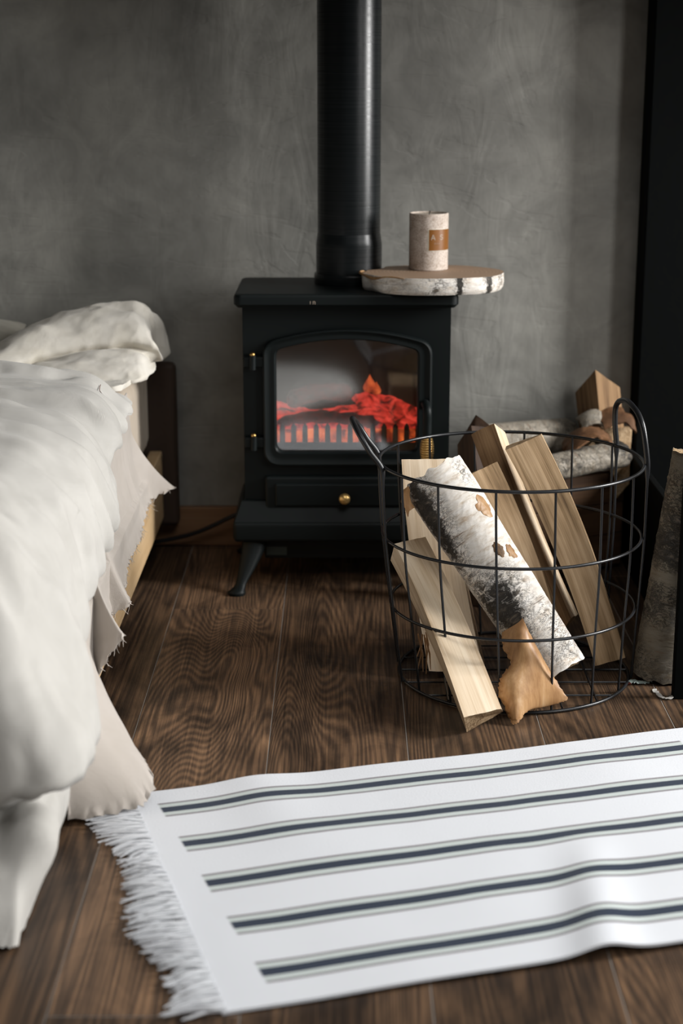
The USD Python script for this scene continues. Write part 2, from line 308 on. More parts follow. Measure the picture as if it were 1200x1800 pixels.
# birch bark: lp is in the log's frame, 'rug' is the amount of black rough bark
def bark_mat(name, white=(.66, .62, .57), gain=1.0):
    w = np.array(white)
    mat(name, {'a': ('attribute', {'attribute': 'lp'}), 'k': ('attribute', {'attribute': 'rough_bark'}),
        'm1': ('mapping', {'scale': (16, 16, 190)}), 'n1': ('noise_texture', {'scale': 1, 'detail': 2, 'roughness': .5}), 'r1': ('map_range', {'from_min': .66, 'from_max': .73, 'to_min': 0, 'to_max': 1, 'clamp': True}),
        'm2': ('mapping', {'scale': (30, 30, 110)}), 'n2': ('noise_texture', {'scale': 1, 'detail': 5, 'roughness': .65}),
        'm3': ('mapping', {'scale': (50, 50, 95)}), 'n3': ('noise_texture', {'scale': 1, 'detail': 7, 'roughness': .74, 'distortion': .5}), 'vd': ('mix', {'mix_type': 'add', 'fac': .06}), 'v': ('voronoi_texture', {'feature': 'distance_to_edge', 'scale': 85}),
        'vr': ('map_range', {'from_min': 0, 'from_max': .10, 'to_min': 1, 'to_max': 0, 'clamp': True}),
        'd1': ('math', {'math_type': 'multiply_add', 'value2': .56}), 'd2': ('map_range', {'from_min': .90, 'from_max': .99, 'to_min': 0, 'to_max': 1, 'clamp': True}),
        'cr': ('math', {'math_type': 'multiply'}), 'crk': ('map_range', {'from_min': .14, 'from_max': .34, 'to_min': 0, 'to_max': 1, 'clamp': True}), 'mxd': ('math', {'math_type': 'maximum'}),
        'wr': ('rgb_ramp', {'ramp': [(.30, tuple(w * (.62, .52, .42))), (.45, tuple(w * (.9, .87, .83))), (.62, tuple(w)), (.8, tuple(w * 1.1))]}),
        'br': ('rgb_ramp', {'ramp': [(.42, (.016, .014, .012)), (.56, (.045, .040, .034)), (.70, (.20, .16, .12))]}),
        'c1': ('mix', {'color2': (.19, .115, .075)}), 'f1': ('math', {'math_type': 'multiply', 'value2': .75}), 'c2': ('mix', {}),
        'h': ('math', {'math_type': 'multiply_add', 'value2': -1.6}), 'b': ('bump', {'strength': .6, 'distance': .0025}), 'p': ('principled_bsdf', {'roughness': .62, 'specular_ior_level': .3})},
        [('a.vector', 'm1.vector'), ('m1.vector', 'n1.vector'), ('n1.fac', 'r1.value'), ('a.vector', 'm2.vector'), ('m2.vector', 'n2.vector'), ('a.vector', 'vd.color1'), ('n3.color', 'vd.color2'), ('vd.color', 'v.vector'), ('v.distance', 'vr.value'),
         ('k.fac', 'd1.value1'), ('n3.fac', 'd1.value3'), ('a.vector', 'm3.vector'), ('m3.vector', 'n3.vector'), ('d1.value', 'd2.value'), ('vr.result', 'cr.value1'), ('k.fac', 'cr.value2'), ('cr.value', 'crk.value'), ('d2.result', 'mxd.value1'), ('crk.result', 'mxd.value2'),
         ('n2.fac', 'wr.fac'), ('n3.fac', 'br.fac'), ('wr.color', 'c1.color1'), ('r1.result', 'f1.value1'), ('f1.value', 'c1.fac'), ('c1.color', 'c2.color1'), ('br.color', 'c2.color2'), ('mxd.value', 'c2.fac'), ('c2.color', 'p.base_color'),
         ('mxd.value', 'h.value1'), ('n2.fac', 'h.value3'), ('h.value', 'b.height'), ('b.normal', 'p.normal')])
bark_mat('birch_bark', (.80, .765, .72))
bark_mat('birch_bark_dark_shaded', (.20, .175, .135))  # heavy black bark, plus the shade of the post put into the colour
bark_mat('birch_bark_grey', (.30, .27, .225))
# candle sleeve: speckled recycled paper
mat('speckled_paper', {'g': ('geometry', {}), 'n': ('noise_texture', {'scale': 420, 'detail': 3}), 'n2': ('noise_texture', {'scale': 60, 'detail': 2}), 'm': ('math', {'math_type': 'multiply_add', 'value2': .5}), 'rp': ('rgb_ramp', {'ramp': [(.55, (.33, .255, .20)), (.75, (.50, .42, .36)), (.95, (.60, .53, .47))]}), 'p': ('principled_bsdf', {'roughness': .7})},
    [('g.position', 'n.vector'), ('g.position', 'n2.vector'), ('n2.fac', 'm.value1'), ('n.fac', 'm.value3'), ('m.value', 'rp.fac'), ('rp.color', 'p.base_color')])
def cloth(name, col, col2, bump=.35, wr=0.5):
    mat(name, {'g': ('geometry', {}), 'n': ('noise_texture', {'scale': 14, 'detail': 5, 'roughness': .6, 'distortion': .6}), 'w': ('noise_texture', {'scale': 900, 'detail': 2}), 'wl': ('math', {'math_type': 'multiply_add', 'value2': .12}),
        'rp': ('rgb_ramp', {'ramp': [(.3, col2), (.62, col)]}), 'b': ('bump', {'strength': bump, 'distance': .004}), 'p': ('principled_bsdf', {'roughness': .9, 'specular_ior_level': .15, 'sheen_weight': .15}),
        't': ('translucent_bsdf', {}), 'mx': ('mix_closure', {'fac': .15})},
        [('g.position', 'n.vector'), ('g.position', 'w.vector'), ('w.fac', 'wl.value1'), ('n.fac', 'wl.value3'), ('wl.value', 'b.height'), ('n.fac', 'rp.fac'), ('rp.color', 'p.base_color'), ('rp.color', 't.color'), ('b.normal', 'p.normal'), ('p.BSDF', 'mx.closure1'), ('t.BSDF', 'mx.closure2')], surface='mx.closure')
cloth('linen_white', (.54, .525, .495), (.475, .46, .43))
cloth('linen_cream', (.74, .705, .64), (.64, .60, .52))
cloth('linen_beige', (.50, .455, .415), (.46, .415, .37))
cloth('mattress_cloth', (.56, .48, .39), (.50, .42, .33))
cloth('pillow_cloth_shaded', (.34, .32, .27), (.28, .26, .22))  # cream cloth darkened: shade put into the colour
cloth('fringe_cotton', (.64, .66, .69), (.60, .61, .64), .1)
# rug: woven cotton with navy stripes; lp = (along, across, 0)
def rug_mat():
    nodes = {'a': ('attribute', {'attribute': 'lp'}), 's': ('separate_xyz', {}), 'nw': ('noise_texture', {'scale': 9, 'detail': 2}), 'nwm': ('math', {'math_type': 'multiply_add', 'value2': .004}),
        'sh': ('math', {'math_type': 'add', 'value2': -.0112}), 'dv': ('math', {'math_type': 'divide', 'value2': .1033}), 'fr': ('math', {'math_type': 'fraction'}), 'ce': ('math', {'math_type': 'add', 'value2': -.5}), 'ab': ('math', {'math_type': 'absolute'}), 'rs': ('math', {'math_type': 'multiply', 'value2': 1.033}),
        'rp': ('rgb_ramp', {'interpolate': False, 'ramp': [(0, (.015, .025, .048)), (.078, (.48, .53, .52)), (.172, (.20, .185, .20)), (.212, (.64, .66, .70))]}),
        'hem': ('map_range', {'from_min': .0, 'from_max': .003, 'to_min': 0, 'to_max': 1, 'clamp': True}), 'hx': ('math', {'math_type': 'subtract', 'value1': .738}), 'hem2': ('map_range', {'from_min': .0, 'from_max': .003, 'to_min': 0, 'to_max': 1, 'clamp': True}), 'hm': ('math', {'math_type': 'multiply'}),
        'lin': ('math', {'math_type': 'multiply_add', 'value2': -.055}), 'vlo': ('map_range', {'from_min': .02, 'from_max': .021, 'to_min': 0, 'to_max': 1, 'clamp': True}), 'hm2': ('math', {'math_type': 'multiply'}),
        'mx': ('mix', {'color1': (.64, .66, .70)}),
        'wm': ('mapping', {'scale': (330, 900, 1)}), 'wn': ('noise_texture', {'scale': 1, 'detail': 2}), 'b': ('bump', {'strength': .35, 'distance': .0015}), 'dk': ('mix', {'mix_type': 'multiply', 'fac': .25}),
        'p': ('principled_bsdf', {'roughness': .9, 'specular_ior_level': .15, 'sheen_weight': .1})}
    links = [('a.vector', 's.vector'), ('a.vector', 'nw.vector'), ('nw.fac', 'nwm.value1'), ('s.y', 'nwm.value3'), ('nwm.value', 'sh.value1'), ('sh.value', 'dv.value1'), ('dv.value', 'fr.value1'), ('fr.value', 'ce.value1'), ('ce.value', 'ab.value1'), ('ab.value', 'rs.value1'), ('rs.value', 'rp.fac'),
        ('s.y', 'lin.value1'), ('s.x', 'lin.value3'), ('lin.value', 'hem.value'), ('s.x', 'hx.value2'), ('hx.value', 'hem2.value'), ('hem.result', 'hm.value1'), ('hem2.result', 'hm.value2'), ('s.y', 'vlo.value'), ('hm.value', 'hm2.value1'), ('vlo.result', 'hm2.value2'), ('hm2.value', 'mx.fac'), ('rp.color', 'mx.color2'),
        ('a.vector', 'wm.vector'), ('wm.vector', 'wn.vector'), ('wn.fac', 'b.height'), ('b.normal', 'p.normal'), ('mx.color', 'dk.color1'), ('wn.color', 'dk.color2'), ('mx.color', 'p.base_color')]
    mat('rug_weave', nodes, links)
rug_mat()
# glowing parts of the electric fire
def glow(name, lo, hi, s, scale=45, base=(.02, .01, .008)):
    mat(name, {'g': ('geometry', {}), 'n': ('noise_texture', {'scale': scale, 'detail': 4, 'roughness': .6, 'distortion': .8}), 'rp': ('rgb_ramp', {'ramp': [(.32, lo), (.5, hi), (.72, tuple(np.array(hi) * (1, 1.9, 2.2)))]}),
        'sm': ('map_range', {'from_min': .34, 'from_max': .62, 'to_min': .12 * s, 'to_max': s, 'clamp': True}), 'p': ('principled_bsdf', {'base_color': base, 'roughness': .7})},
        [('g.position', 'n.vector'), ('n.fac', 'rp.fac'), ('rp.color', 'p.emission_color'), ('n.fac', 'sm.value'), ('sm.result', 'p.emission_strength')])
glow('ember', (.35, .010, .006), (1, .052, .030), 1.0)
glow('ember_low', (.6, .03, .01), (1, .15, .03), 1.1, 30)
glow('fake_log', (.2, .008, .004), (.8, .06, .03), .10, 60, (.03, .024, .022))
glow('flame', (.8, .06, .02), (1, .13, .03), 1.0, 30)
glow('vent_glow', (.5, .04, .02), (.7, .08, .03), .35, 30)
mat('stove_glass', {'f': ('fresnel', {'IOR': 2.35}), 't': ('transparent_bsdf', {'color': (.9, .9, .9)}), 'g': ('glossy_bsdf', {'color': (1, 1, 1), 'roughness': .07}), 'm': ('mix_closure', {})},
    [('f.fac', 'm.fac'), ('t.BSDF', 'm.closure1'), ('g.BSDF', 'm.closure2')], surface='m.closure')

# ------------------------------------------------------------------ the room
WY = 3.155
def box(lo, hi): 
    b = trimesh.creation.box(np.array(hi, float) - np.array(lo, float)); b.apply_translation((np.array(hi, float) + np.array(lo, float)) / 2); return b
put('wall_back', box((-2.7, WY, -.02), (2.4, WY + .1, 2.5)), 'plaster', None, False, kind='structure')
put('wall_left', box((-2.8, -2.3, -.02), (-2.7, WY + .1, 2.5)), 'wall_plain', None, False, kind='structure')
put('wall_rear', box((-2.8, -2.4, -.02), (2.5, -2.3, 2.5)), 'wall_plain', None, False, kind='structure')
wr = [box((2.4, -2.3, -.02), (2.5, -.40, 2.5)), box((2.4, .50, -.02), (2.5, 1.95, 2.5)), box((2.4, -.40, -.02), (2.5, .50, .72)), box((2.4, -.40, 2.08), (2.5, .50, 2.5)), box((2.4, 2.61, -.02), (2.5, WY + .1, 2.5)), box((2.4, 1.95, -.02), (2.5, 2.61, .68)), box((2.4, 1.95, 2.02), (2.5, 2.61, 2.5))]
put('wall_right', wr, 'wall_plain', None, False, kind='structure')
put('ceiling', box((-2.8, -2.4, 2.5), (2.5, WY + .1, 2.6)), 'ceiling_plain', None, False, kind='structure')
for n, (loc, parts) in enumerate((((2.45, 2.28, .68), [box((2.42, 1.95, .68), (2.48, 1.99, 2.02)), box((2.42, 2.57, .68), (2.48, 2.61, 2.02)), box((2.42, 1.95, .68), (2.48, 2.61, .72)), box((2.42, 1.95, 1.98), (2.48, 2.61, 2.02))]),
        ((2.45, .05, .72), [box((2.42, -.4, .72), (2.48, -.36, 2.08)), box((2.42, .46, .72), (2.48, .5, 2.08)), box((2.42, -.4, .72), (2.48, .5, .76)), box((2.42, -.4, 2.04), (2.48, .5, 2.08))]),
        ((.5, .3, 2.5), [box((-.15, -.35, 2.47), (-.1, .95, 2.5)), box((1.1, -.35, 2.47), (1.15, .95, 2.5)), box((-.15, -.35, 2.47), (1.15, -.3, 2.5)), box((-.15, .9, 2.47), (1.15, .95, 2.5))]))):  # the last frame surrounds the added overhead fill
    w = thing(f'window_{n + 1}', loc=loc, kind='structure')
    put('window_frame', parts, 'white_paint', w, False)
# black column in the corner and the black post in front of it
put('trim_1', rbox((.560, 3.078, 0), (.95, WY - .001, 2.499), .004), 'panel_black', None, 30, kind='structure')
put('trim_2', rbox((.496, 2.312, 0), (.575, 2.330, 2.499), .002), 'panel_black', None, 30, kind='structure')
put('trim_4', rbox((.537, 2.43, 0), (.549, 3.09, .22), .002), 'panel_black', None, 30, kind='structure')  # low dark board added to blacken the floor behind the basket
bb = rbox((-2.69, WY - .016, 0), (.558, WY - .0005, .079), .003)
put('baseboard_back', bb, 'base_wood', None, 30, {'lp': np.array(bb.vertices)[:, [1, 2, 0]]}, kind='structure')

# unseen soffit added to darken the upper wall; the flue runs into it
put('trim_3', box((-2.69, 2.68, 1.065), (2.30, WY - .001, 2.499)), 'ceiling_plain', None, False, kind='structure')

# floor of laminate planks, each its own piece
fl = thing('floor', kind='structure')
put('underlay', box((-2.7, -2.3, -.03), (2.4, WY, -.0007)), 'joint', fl, False)
def plank(x0, x1, y0, y1):
    g, c = .0006, .0007
    lo, hi = np.array([x0 + g, y0 + g]), np.array([x1 - g, y1 - g])
    v = []
    for z, i in ((-.008, 0), (-c, 0), (0, c)):
        v += [[lo[0] + i, lo[1] + i, z], [hi[0] - i, lo[1] + i, z], [hi[0] - i, hi[1] - i, z], [lo[0] + i, hi[1] - i, z]]
    f = []
    for a in (0, 4):
        for j in range(4):
            j2 = (j + 1) % 4; f += [[a + j, a + j2, a + 4 + j2], [a + j, a + 4 + j2, a + 4 + j]]
    f += [[8, 9, 10], [8, 10, 11], [0, 2, 1], [0, 3, 2]]
    return tm(v, f)
PW, PL = .1929, 1.285
joint = {-1: 2.742, 0: 3.02, 1: 1.88, -2: 1.95, 2: 2.60, 3: 1.65, -3: 2.9, 4: 2.2}
LIGHT_TONE = {(-1, True): 1.4, (0, True): 1.15, (-2, True): .95, (1, True): .95, (2, True): .9, (-1, False): .75, (0, False): .8, (-2, False): .8, (-3, False): .7}  # middle boards lightened, near boards darkened: light put into the tone
for c in range(-13, 13):
    x0 = -.1011 + c * PW; j0 = joint.get(c, 1.0 + (c * .47) % 1.285)
    ys = sorted({max(-2.3, min(WY, j0 + k * PL)) for k in range(-6, 5)})
    for a, b in zip(ys, ys[1:]):
        if b - a > .01:                                                            # listed boards carry painted light, others vary at random
            k = plank(max(x0, -2.7), min(x0 + PW, 2.4), a, b); tone = LIGHT_TONE.get((c, b > 2), .72 + .25 * R.rand())
            put('plank', k, 'floor_wood', fl, False, {'tone': np.full(len(k.vertices), tone)})

# ------------------------------------------------------------------ electric stove
ST = thing('electric_stove', 'black cast-look electric stove with glowing red fire behind its arched glass door', 'stove', (.009, 2.97, 0))
XC = .009
front = Polygon([(XC - .183, .10), (XC + .183, .10), (XC + .183, .515), (XC - .183, .515)], [[(XC - .128, .248), (XC - .128, .44), (XC - .06, .456), (XC + .06, .456), (XC + .13, .44), (XC + .13, .248)]])
fm = trimesh.creation.extrude_polygon(front, .012); fm.apply_transform(trimesh.transformations.rotation_matrix(PI / 2, [1, 0, 0])); fm.apply_translation((0, 2.894, 0))
body = [fm, rbox((XC - .183, 2.8942, .10), (XC - .158, 3.08, .515), .002), rbox((XC + .158, 2.8942, .10), (XC + .183, 3.08, .515), .002), rbox((XC - .1575, 3.062, .10), (XC + .1575, 3.0799, .514), .002),
        box((XC - .157, 2.8945, .11), (XC + .157, 3.061, .215)), box((XC - .157, 2.8945, .462), (XC + .157, 3.061, .472))]
put('body', body, 'stove_black', ST)
put('firebox', [box((XC - .153, 3.045, .21), (XC + .153, 3.06, .46)), box((XC - .154, 2.9, .21), (XC - .15, 3.06, .46)), box((XC + .15, 2.9, .21), (XC + .154, 3.06, .46))], 'stove_dark', ST, False, label='dark inside of the firebox')
# top plate with rounded plan corners and rounded edge
def plate(x0, x1, y0, y1, z0, z1, rc, re, n=10):
    prof = [(re, z0), (0, z0 + re), (0, z1 - re), (re * .3, z1 - re * .3), (re, z1)]
    rows = []
    for ins, z in prof:
        P = Polygon([(x0 + ins, y0 + ins), (x1 - ins, y0 + ins), (x1 - ins, y1 - ins), (x0 + ins, y1 - ins)]); r = max(rc - ins, .001)
        pts = []
        for cx, cy, a0 in ((x1 - ins - r, y0 + ins + r, -90), (x1 - ins - r, y1 - ins - r, 0), (x0 + ins + r, y1 - ins - r, 90), (x0 + ins + r, y0 + ins + r, 180)):
            for a in np.radians(np.linspace(a0, a0 + 90, n)): pts.append((cx + r * math.cos(a), cy + r * math.sin(a), z))
        rows.append(pts)
    G = np.array(rows); g = grid(G, closed_v=True, flip=True); k = len(g.vertices); m = G.shape[1]
    v = np.vstack([g.vertices, G[0].mean(0), G[-1].mean(0)])
    f = [[k, (j + 1) % m, j] for j in range(m)] + [[k + 1, (len(rows) - 1) * m + j, (len(rows) - 1) * m + (j + 1) % m] for j in range(m)]
    g2 = tm(v, np.vstack([g.faces, f])); g2.fix_normals(); return g2
put('top_plate', plate(XC - .196, XC + .194, 2.846, 3.094, .512, .536, .014, .006), 'stove_black', ST, 30)
mark = meshkit.text_mesh('ı n', .007, .0006); mark.apply_transform(trimesh.transformations.rotation_matrix(PI / 2, [1, 0, 0])); mark.apply_translation((-.055, 2.8465, .519))
put('maker_mark', mark, 'label_letters', ST, False, label='small worn marks on the edge of the top plate')
# plinth: flares out below the body
def frustum(x0, x1, y0, y1, z0, X0, X1, Y0, Y1, z1, r=.003):
    return hullpts([(x, y, z0) for x in (x0, x1) for y in (y0, y1)] + [(x, y, z1) for x in (X0, X1) for y in (Y0, Y1)], r)
put('plinth', [frustum(XC - .199, XC + .199, 2.858, 3.09, .125, XC - .187, XC + .187, 2.876, 3.085, .158), rbox((XC - .204, 2.852, .088), (XC + .204, 3.09, .127), .008)], 'stove_black', ST)
def leg(sx, yt, yb):
    c = [(XC + sx * .165, yt, .10, .024, .022), (XC + sx * .168, yt + (yb - yt) * .15, .075, .022, .02), (XC + sx * .178, yt + (yb - yt) * .5, .045, .016, .014), (XC + sx * .190, yt + (yb - yt) * .85, .017, .010, .010), (XC + sx * .195, yt + (yb - yt) * .97, .009, .013, .013), (XC + sx * .197, yb, .005, .016, .014), (XC + sx * .197, yb, 0.0, .015, .013)]
    a = np.linspace(0, 2 * PI, 20, endpoint=False)
    G = np.array([[(x + w * math.cos(t), y + d * math.sin(t), z) for t in a] for x, y, z, w, d in c])
    t = np.linspace(0, 1, len(c)); tt = np.linspace(0, 1, 22); G = PchipInterpolator(t, G, axis=0)(tt)
    g = grid(G, closed_v=True, flip=True); v = np.vstack([g.vertices, G[-1].mean(0)]); k = len(v) - 1
    o = (len(tt) - 1) * 20
    g = tm(v, np.vstack([g.faces, [[k, o + j, o + (j + 1) % 20] for j in range(20)]])); g.fix_normals(); return g
for sx in (-1, 1):
    put('leg', leg(sx, 2.885, 2.822), 'stove_black', ST, 40); put('leg', leg(sx, 3.05, 3.09), 'stove_black', ST, 40)
# arched door frame and its glass
def arch(x0, x1, z0, zs, zt, rc, N=160):
    xs = np.linspace(x1, x0, 41); xc, hw = (x0 + x1) / 2, (x1 - x0) / 2
    P = Polygon([(x0, z0), (x1, z0)] + [(x, zs + (zt - zs) * (1 - ((x - xc) / hw) ** 2)) for x in xs])
    P = P.buffer(-rc).buffer(rc, quad_segs=12)
    L = P.exterior; c = np.array(L.coords)
    s0 = L.project(__import__('shapely').geometry.Point(x0, z0 + .004))
    q = np.array([L.interpolate((s0 + L.length * k / N) % L.length).coords[0] for k in range(N)])
    if Polygon(q).exterior.is_ccw is False: q = np.vstack([q[:1], q[1:][::-1]])
    return q
O_, I_ = arch(XC - .148, XC + .151, .226, .447, .472, .026), arch(XC - .124, XC + .125, .253, .434, .453, .012)
prof = [(0, .0), (0, .010), (.05, .0145), (.16, .016), (.42, .013), (.58, .013), (.86, .014), (.96, .011), (1, .006), (1, -.004)]
G = np.array([[(*( (1 - t) * O_[k] + t * I_[k]),) for k in range(len(O_))] for t, d in prof])
G = np.stack([G[..., 0], np.array([2.88 - d for t, d in prof])[:, None] * np.ones(len(O_)), G[..., 1]], -1)
dm = grid(G, closed_v=True); dm.fix_normals() if dm.is_watertight else None
put('door_frame', dm, 'stove_black', ST, 40)
gl = trimesh.creation.extrude_polygon(Polygon(arch(XC - .127, XC + .128, .250, .437, .456, .01)), .003)
gl.apply_transform(trimesh.transformations.rotation_matrix(PI / 2, [1, 0, 0])); gl.apply_translation((0, 2.880, 0))
put('door_glass', gl, 'stove_glass', ST, False, label='arched glass pane reflecting the pale room')
for z in (.415, .270):
    hg = put('hinge', [rbox((XC - .182, 2.868, z - .012), (XC - .140, 2.885, z + .009), .004), tube([(XC - .165, 2.866, z - .014), (XC - .165, 2.866, z + .011)], .0055, 12)], 'stove_black', ST)
    put('hinge_pin', hullpts([(XC - .165, 2.866, z + .0125)], .0048), 'brass_dark', hg, 40, label='brass pin head')
# handle: bent black rod ending in a sprung brass grip
HX = .150
put('handle', tube(CubicSpline(np.linspace(0, 1, 6), [(HX - .002, 2.87, .338), (HX - .002, 2.845, .343), (HX, 2.828, .336), (HX, 2.826, .32), (HX, 2.826, .30), (HX, 2.826, .288)])(np.linspace(0, 1, 30)), .0075, 14), 'stove_black', ST, 50)
t = np.linspace(0, 1, 260); rr = .0055 + .0048 * np.sin(PI * np.clip(t * .96 + .02, 0, 1)) ** .8
co = np.c_[HX + rr * np.cos(t * 11 * 2 * PI), 2.826 + rr * np.sin(t * 11 * 2 * PI), .289 - t * .047]
put('coil_grip', tube(co, .0023, 7), 'brass', ST, 60, label='coiled brass spring grip')
put('grip_core', lathe([(0, .238), (.004, .239), (.0055, .243), (.0055, .288), (0, .289)], HX, 2.826, 16), 'brass_dark', ST, 40)
# ash drawer with a brass knob
dr = put('ash_drawer', [rbox((XC - .146, 2.868, .140), (XC + .147, 2.884, .207), .006), rbox((XC - .128, 2.863, .152), (XC + .129, 2.872, .195), .005)], 'stove_black', ST)
put('drawer_knob', lathe([(0, 0), (.004, 0), (.004, .006), (.0085, .010), (.0105, .0155), (.0095, .0205), (.006, .0235), (0, .0245)], .0055, 2.863, 24, '-y', .171), 'brass', dr, 60, label='round brass knob')
# fret and fire
fret = [rbox((XC - .13, 2.900, .250), (XC + .13, 2.906, .262), .001)]
for k in range(14):
    x = -.1265 + .0203 * k
    fret.append(hullpts([(x - .0035, 2.903, .256), (x + .0035, 2.903, .256), (x - .003, 2.903, .291), (x + .003, 2.903, .291), (x, 2.903, .2955)], .0016))
    put('fret_bar', fret[-1], 'stove_dark', ST, 30)
put('fret_rail', fret[0], 'stove_dark', ST, 30)
xs, ys = np.linspace(XC - .148, XC + .148, 70), np.linspace(2.912, 3.04, 40)
X, Y = np.meshgrid(xs, ys, indexing='ij'); q = np.stack([X, Y, X * 0], -1)
Z = .262 + .030 * np.clip((Y - 2.915) / .05, 0, 1) + .020 * meshkit.fbm(q * 38, 3, 4) + .006 * np.sin(X * 40)
put('ember_bed', grid(np.stack([X, Y, Z], -1)), 'ember', ST, 60, label='bed of glowing red embers')
put('ember_front', rbox((XC - .146, 2.908, .252), (XC + .146, 2.916, .285), .002), 'ember_low', ST, 30, label='orange glowing strip behind the fret bars')
def fire_log(a, b, r, seed):
    t = np.linspace(0, 1, 30)[:, None]; p = np.array(a) * (1 - t) + np.array(b) * t + np.c_[0 * t, 0 * t, .012 * np.sin(t * PI)]
    rad = r * (.75 + .5 * meshkit.fbm(p * 60, 2, seed)) * np.clip(np.minimum(t[:, 0], 1 - t[:, 0]) * 9 + .35, 0, 1)
    m = tube(p, rad, 16); m.vertices += (meshkit.fbm(np.array(m.vertices) * 90, 3, seed)[:, None] - .5) * .010; return m
put('fire_log', fire_log((-.115, 2.935, .293), (.065, 2.93, .290), .010, 2), 'fake_log', ST, 60, label='charred dark imitation log across the embers')
put('fire_log', fire_log((-.10, 2.99, .318), (.02, 3.01, .330), .016, 3), 'fake_log', ST, 60)
put('fire_log', fire_log((.02, 3.015, .318), (.135, 2.97, .298), .013, 5), 'ember', ST, 60, label='imitation log glowing bright red')
fp = np.array([[0, 0], [.010, .003], [.013, .010], [.009, .019], [.003, .028], [.0005, .034]])
put('flame', [lathe(list(map(tuple, fp * (1, 1))), .052, 2.99, 16, 'z', .336), lathe(list(map(tuple, fp * (.7, .7))), .064, 2.985, 16, 'z', .334)], 'flame', ST, 60, label='small orange flame tongue')
# below the body
vt = put('lower_vent', rbox((XC - .15, 2.90, .045), (XC + .15, 3.03, .09), .003), 'stove_dark', ST)
for x in (-.062, -.054, -.046, .020, .029, .038, .046):
    put('vent_slot', box((x - .0028, 2.8985, .078), (x + .0028, 2.9005, .0815)), 'vent_glow', vt, False)
put('rating_plate', box((-.137, 2.8985, .052), (-.100, 2.9002, .068)), 'label_grey', ST, False, label='small grey-green rating plate under the body')
cp = CubicSpline(np.linspace(0, 1, 7), [(-.50, 3.125, .0045), (-.42, 3.122, .006), (-.36, 3.12, .014), (-.30, 3.11, .030), (-.25, 3.10, .052), (-.205, 3.095, .075), (-.16, 3.075, .082)])(np.linspace(0, 1, 50))
put('power_cord', tube(cp, .0042, 8), 'cord_black', ST, 60, label='black power cord running along the baseboard')

# flue pipe standing on the stove
FP = thing('flue_pipe', 'tall black stovepipe rising from the top of the stove', 'stovepipe', (.0135, 3.005, .536))
put('pipe', lathe([(.0545, .60), (.0565, .612), (.0565, 1.0), (.0565, 1.064)], .0135, 3.005, 64), 'pipe_black', FP, 40)
put('collar', lathe([(.056, .552), (.0595, .555), (.0595, .606), (.0585, .614), (.0567, .626), (.0555, .63)], .0135, 3.005, 64), 'pipe_black', FP, 40, label='wider collar at the foot of the pipe')
put('base_ring', lathe([(.055, .536), (.0625, .536), (.0632, .540), (.0632, .551), (.062, .5545), (.058, .5555)], .0135, 3.005, 64), 'pipe_black', FP, 40)

# ------------------------------------------------------------------ birch slice with the candle
SL = thing('birch_slice', 'round birch log slice with white bark edge resting on the stove top', 'wood slice', (.16, 2.925, .536))
a = np.linspace(0, 2 * PI, 140, endpoint=False)
SCX, SCY = .163, 2.925
rx = .121 + .004 * np.cos(3 * a + 1) + .003 * np.sin(5 * a); ry = .108 + .004 * np.cos(2 * a) + .003 * np.cos(4 * a + 2)
ox, oy = np.cos(a) * rx, np.sin(a) * ry
tip = np.exp(-((a - PI * 1.06) / .16) ** 2); ox -= .010 * tip
ink = np.clip(1 - np.hypot(SCX + ox - .0135, SCY + oy - 3.005) / .066, 0, 1)         # keep clear of the pipe
px_, py_ = SCX + ox, SCY + oy
dd = np.hypot(px_ - .0135, py_ - 3.005); pw = dd < .0665
px_ = np.where(pw, .0135 + (px_ - .0135) / dd * .0665, px_); py_ = np.where(pw, 3.005 + (py_ - 3.005) / dd * .0665, py_)
zs = np.linspace(.5368, .566, 8); rows = []
for i, z in enumerate(zs):
    k = (1 - .012 * ((i - 3.5) / 3.5) ** 2 - .02 * (i < 1) + .015 * (i / 7)) + .02 * (meshkit.fbm(np.c_[px_ * 30, py_ * 30, a * 0 + z * 60], 2, 6) - .5)
    rows.append(np.c_[SCX + (px_ - SCX) * k, SCY + (py_ - SCY) * k, np.full(len(a), z)])
G = np.array(rows); g = grid(G, closed_v=True, flip=True)
lp = (G - [SCX, SCY, .55]).reshape(-1, 3); lpb = lp * [1, 1, 1]
A2 = np.tile(a, 8); rk = .62 * np.exp(-((A2 - 5.05) / .06) ** 2) + .60 * np.exp(-((A2 - 5.55) / .09) ** 2) + .33 * np.exp(-((A2 - 4.7) / .15) ** 2) + .3 * np.exp(-((A2 - 5.9) / .1) ** 2) + .12; rk = rk * 1.5 + .12 * meshkit.noise(np.c_[A2 * 9, A2 * 0, A2 * 0], 3)
g.fix_normals() if g.is_watertight else None
put('bark_edge', g, 'birch_bark', SL, 60, {'lp': lpb, 'rough_bark': rk}, label='white birch bark with dark scars around the rim')
topr = np.vstack([G[-1], SCX * 0 + G[-1] * .5 + np.array([SCX, SCY, .566]) * .5, [[SCX, SCY, .566]]]); K = len(a)
ft = [[j, (j + 1) % K, K + (j + 1) % K] for j in range(K)] + [[j, K + (j + 1) % K, K + j] for j in range(K)] + [[K + j, K + (j + 1) % K, 2 * K] for j in range(K)]
put('cut_face', tm(topr, ft), 'slice_top', SL, False, {'lp': topr - [SCX + .02, SCY, .566]}, label='pale tan sawn face')
botr = np.vstack([G[0], [[SCX, SCY, .5368]]])
put('cut_face', tm(botr, [[(j + 1) % K, j, K] for j in range(K)]), 'slice_top', SL, False, {'lp': botr - [SCX, SCY, .5368]})
t = np.linspace(0, 1, 40); sa = PI * (.93 + .42 * t)
bark_top = np.c_[SCX + np.cos(sa) * .1235 - .008 * np.exp(-((t - .25) / .1) ** 2), SCY + np.sin(sa) * .110, .5635 + .003 * np.sin(t * 9)]
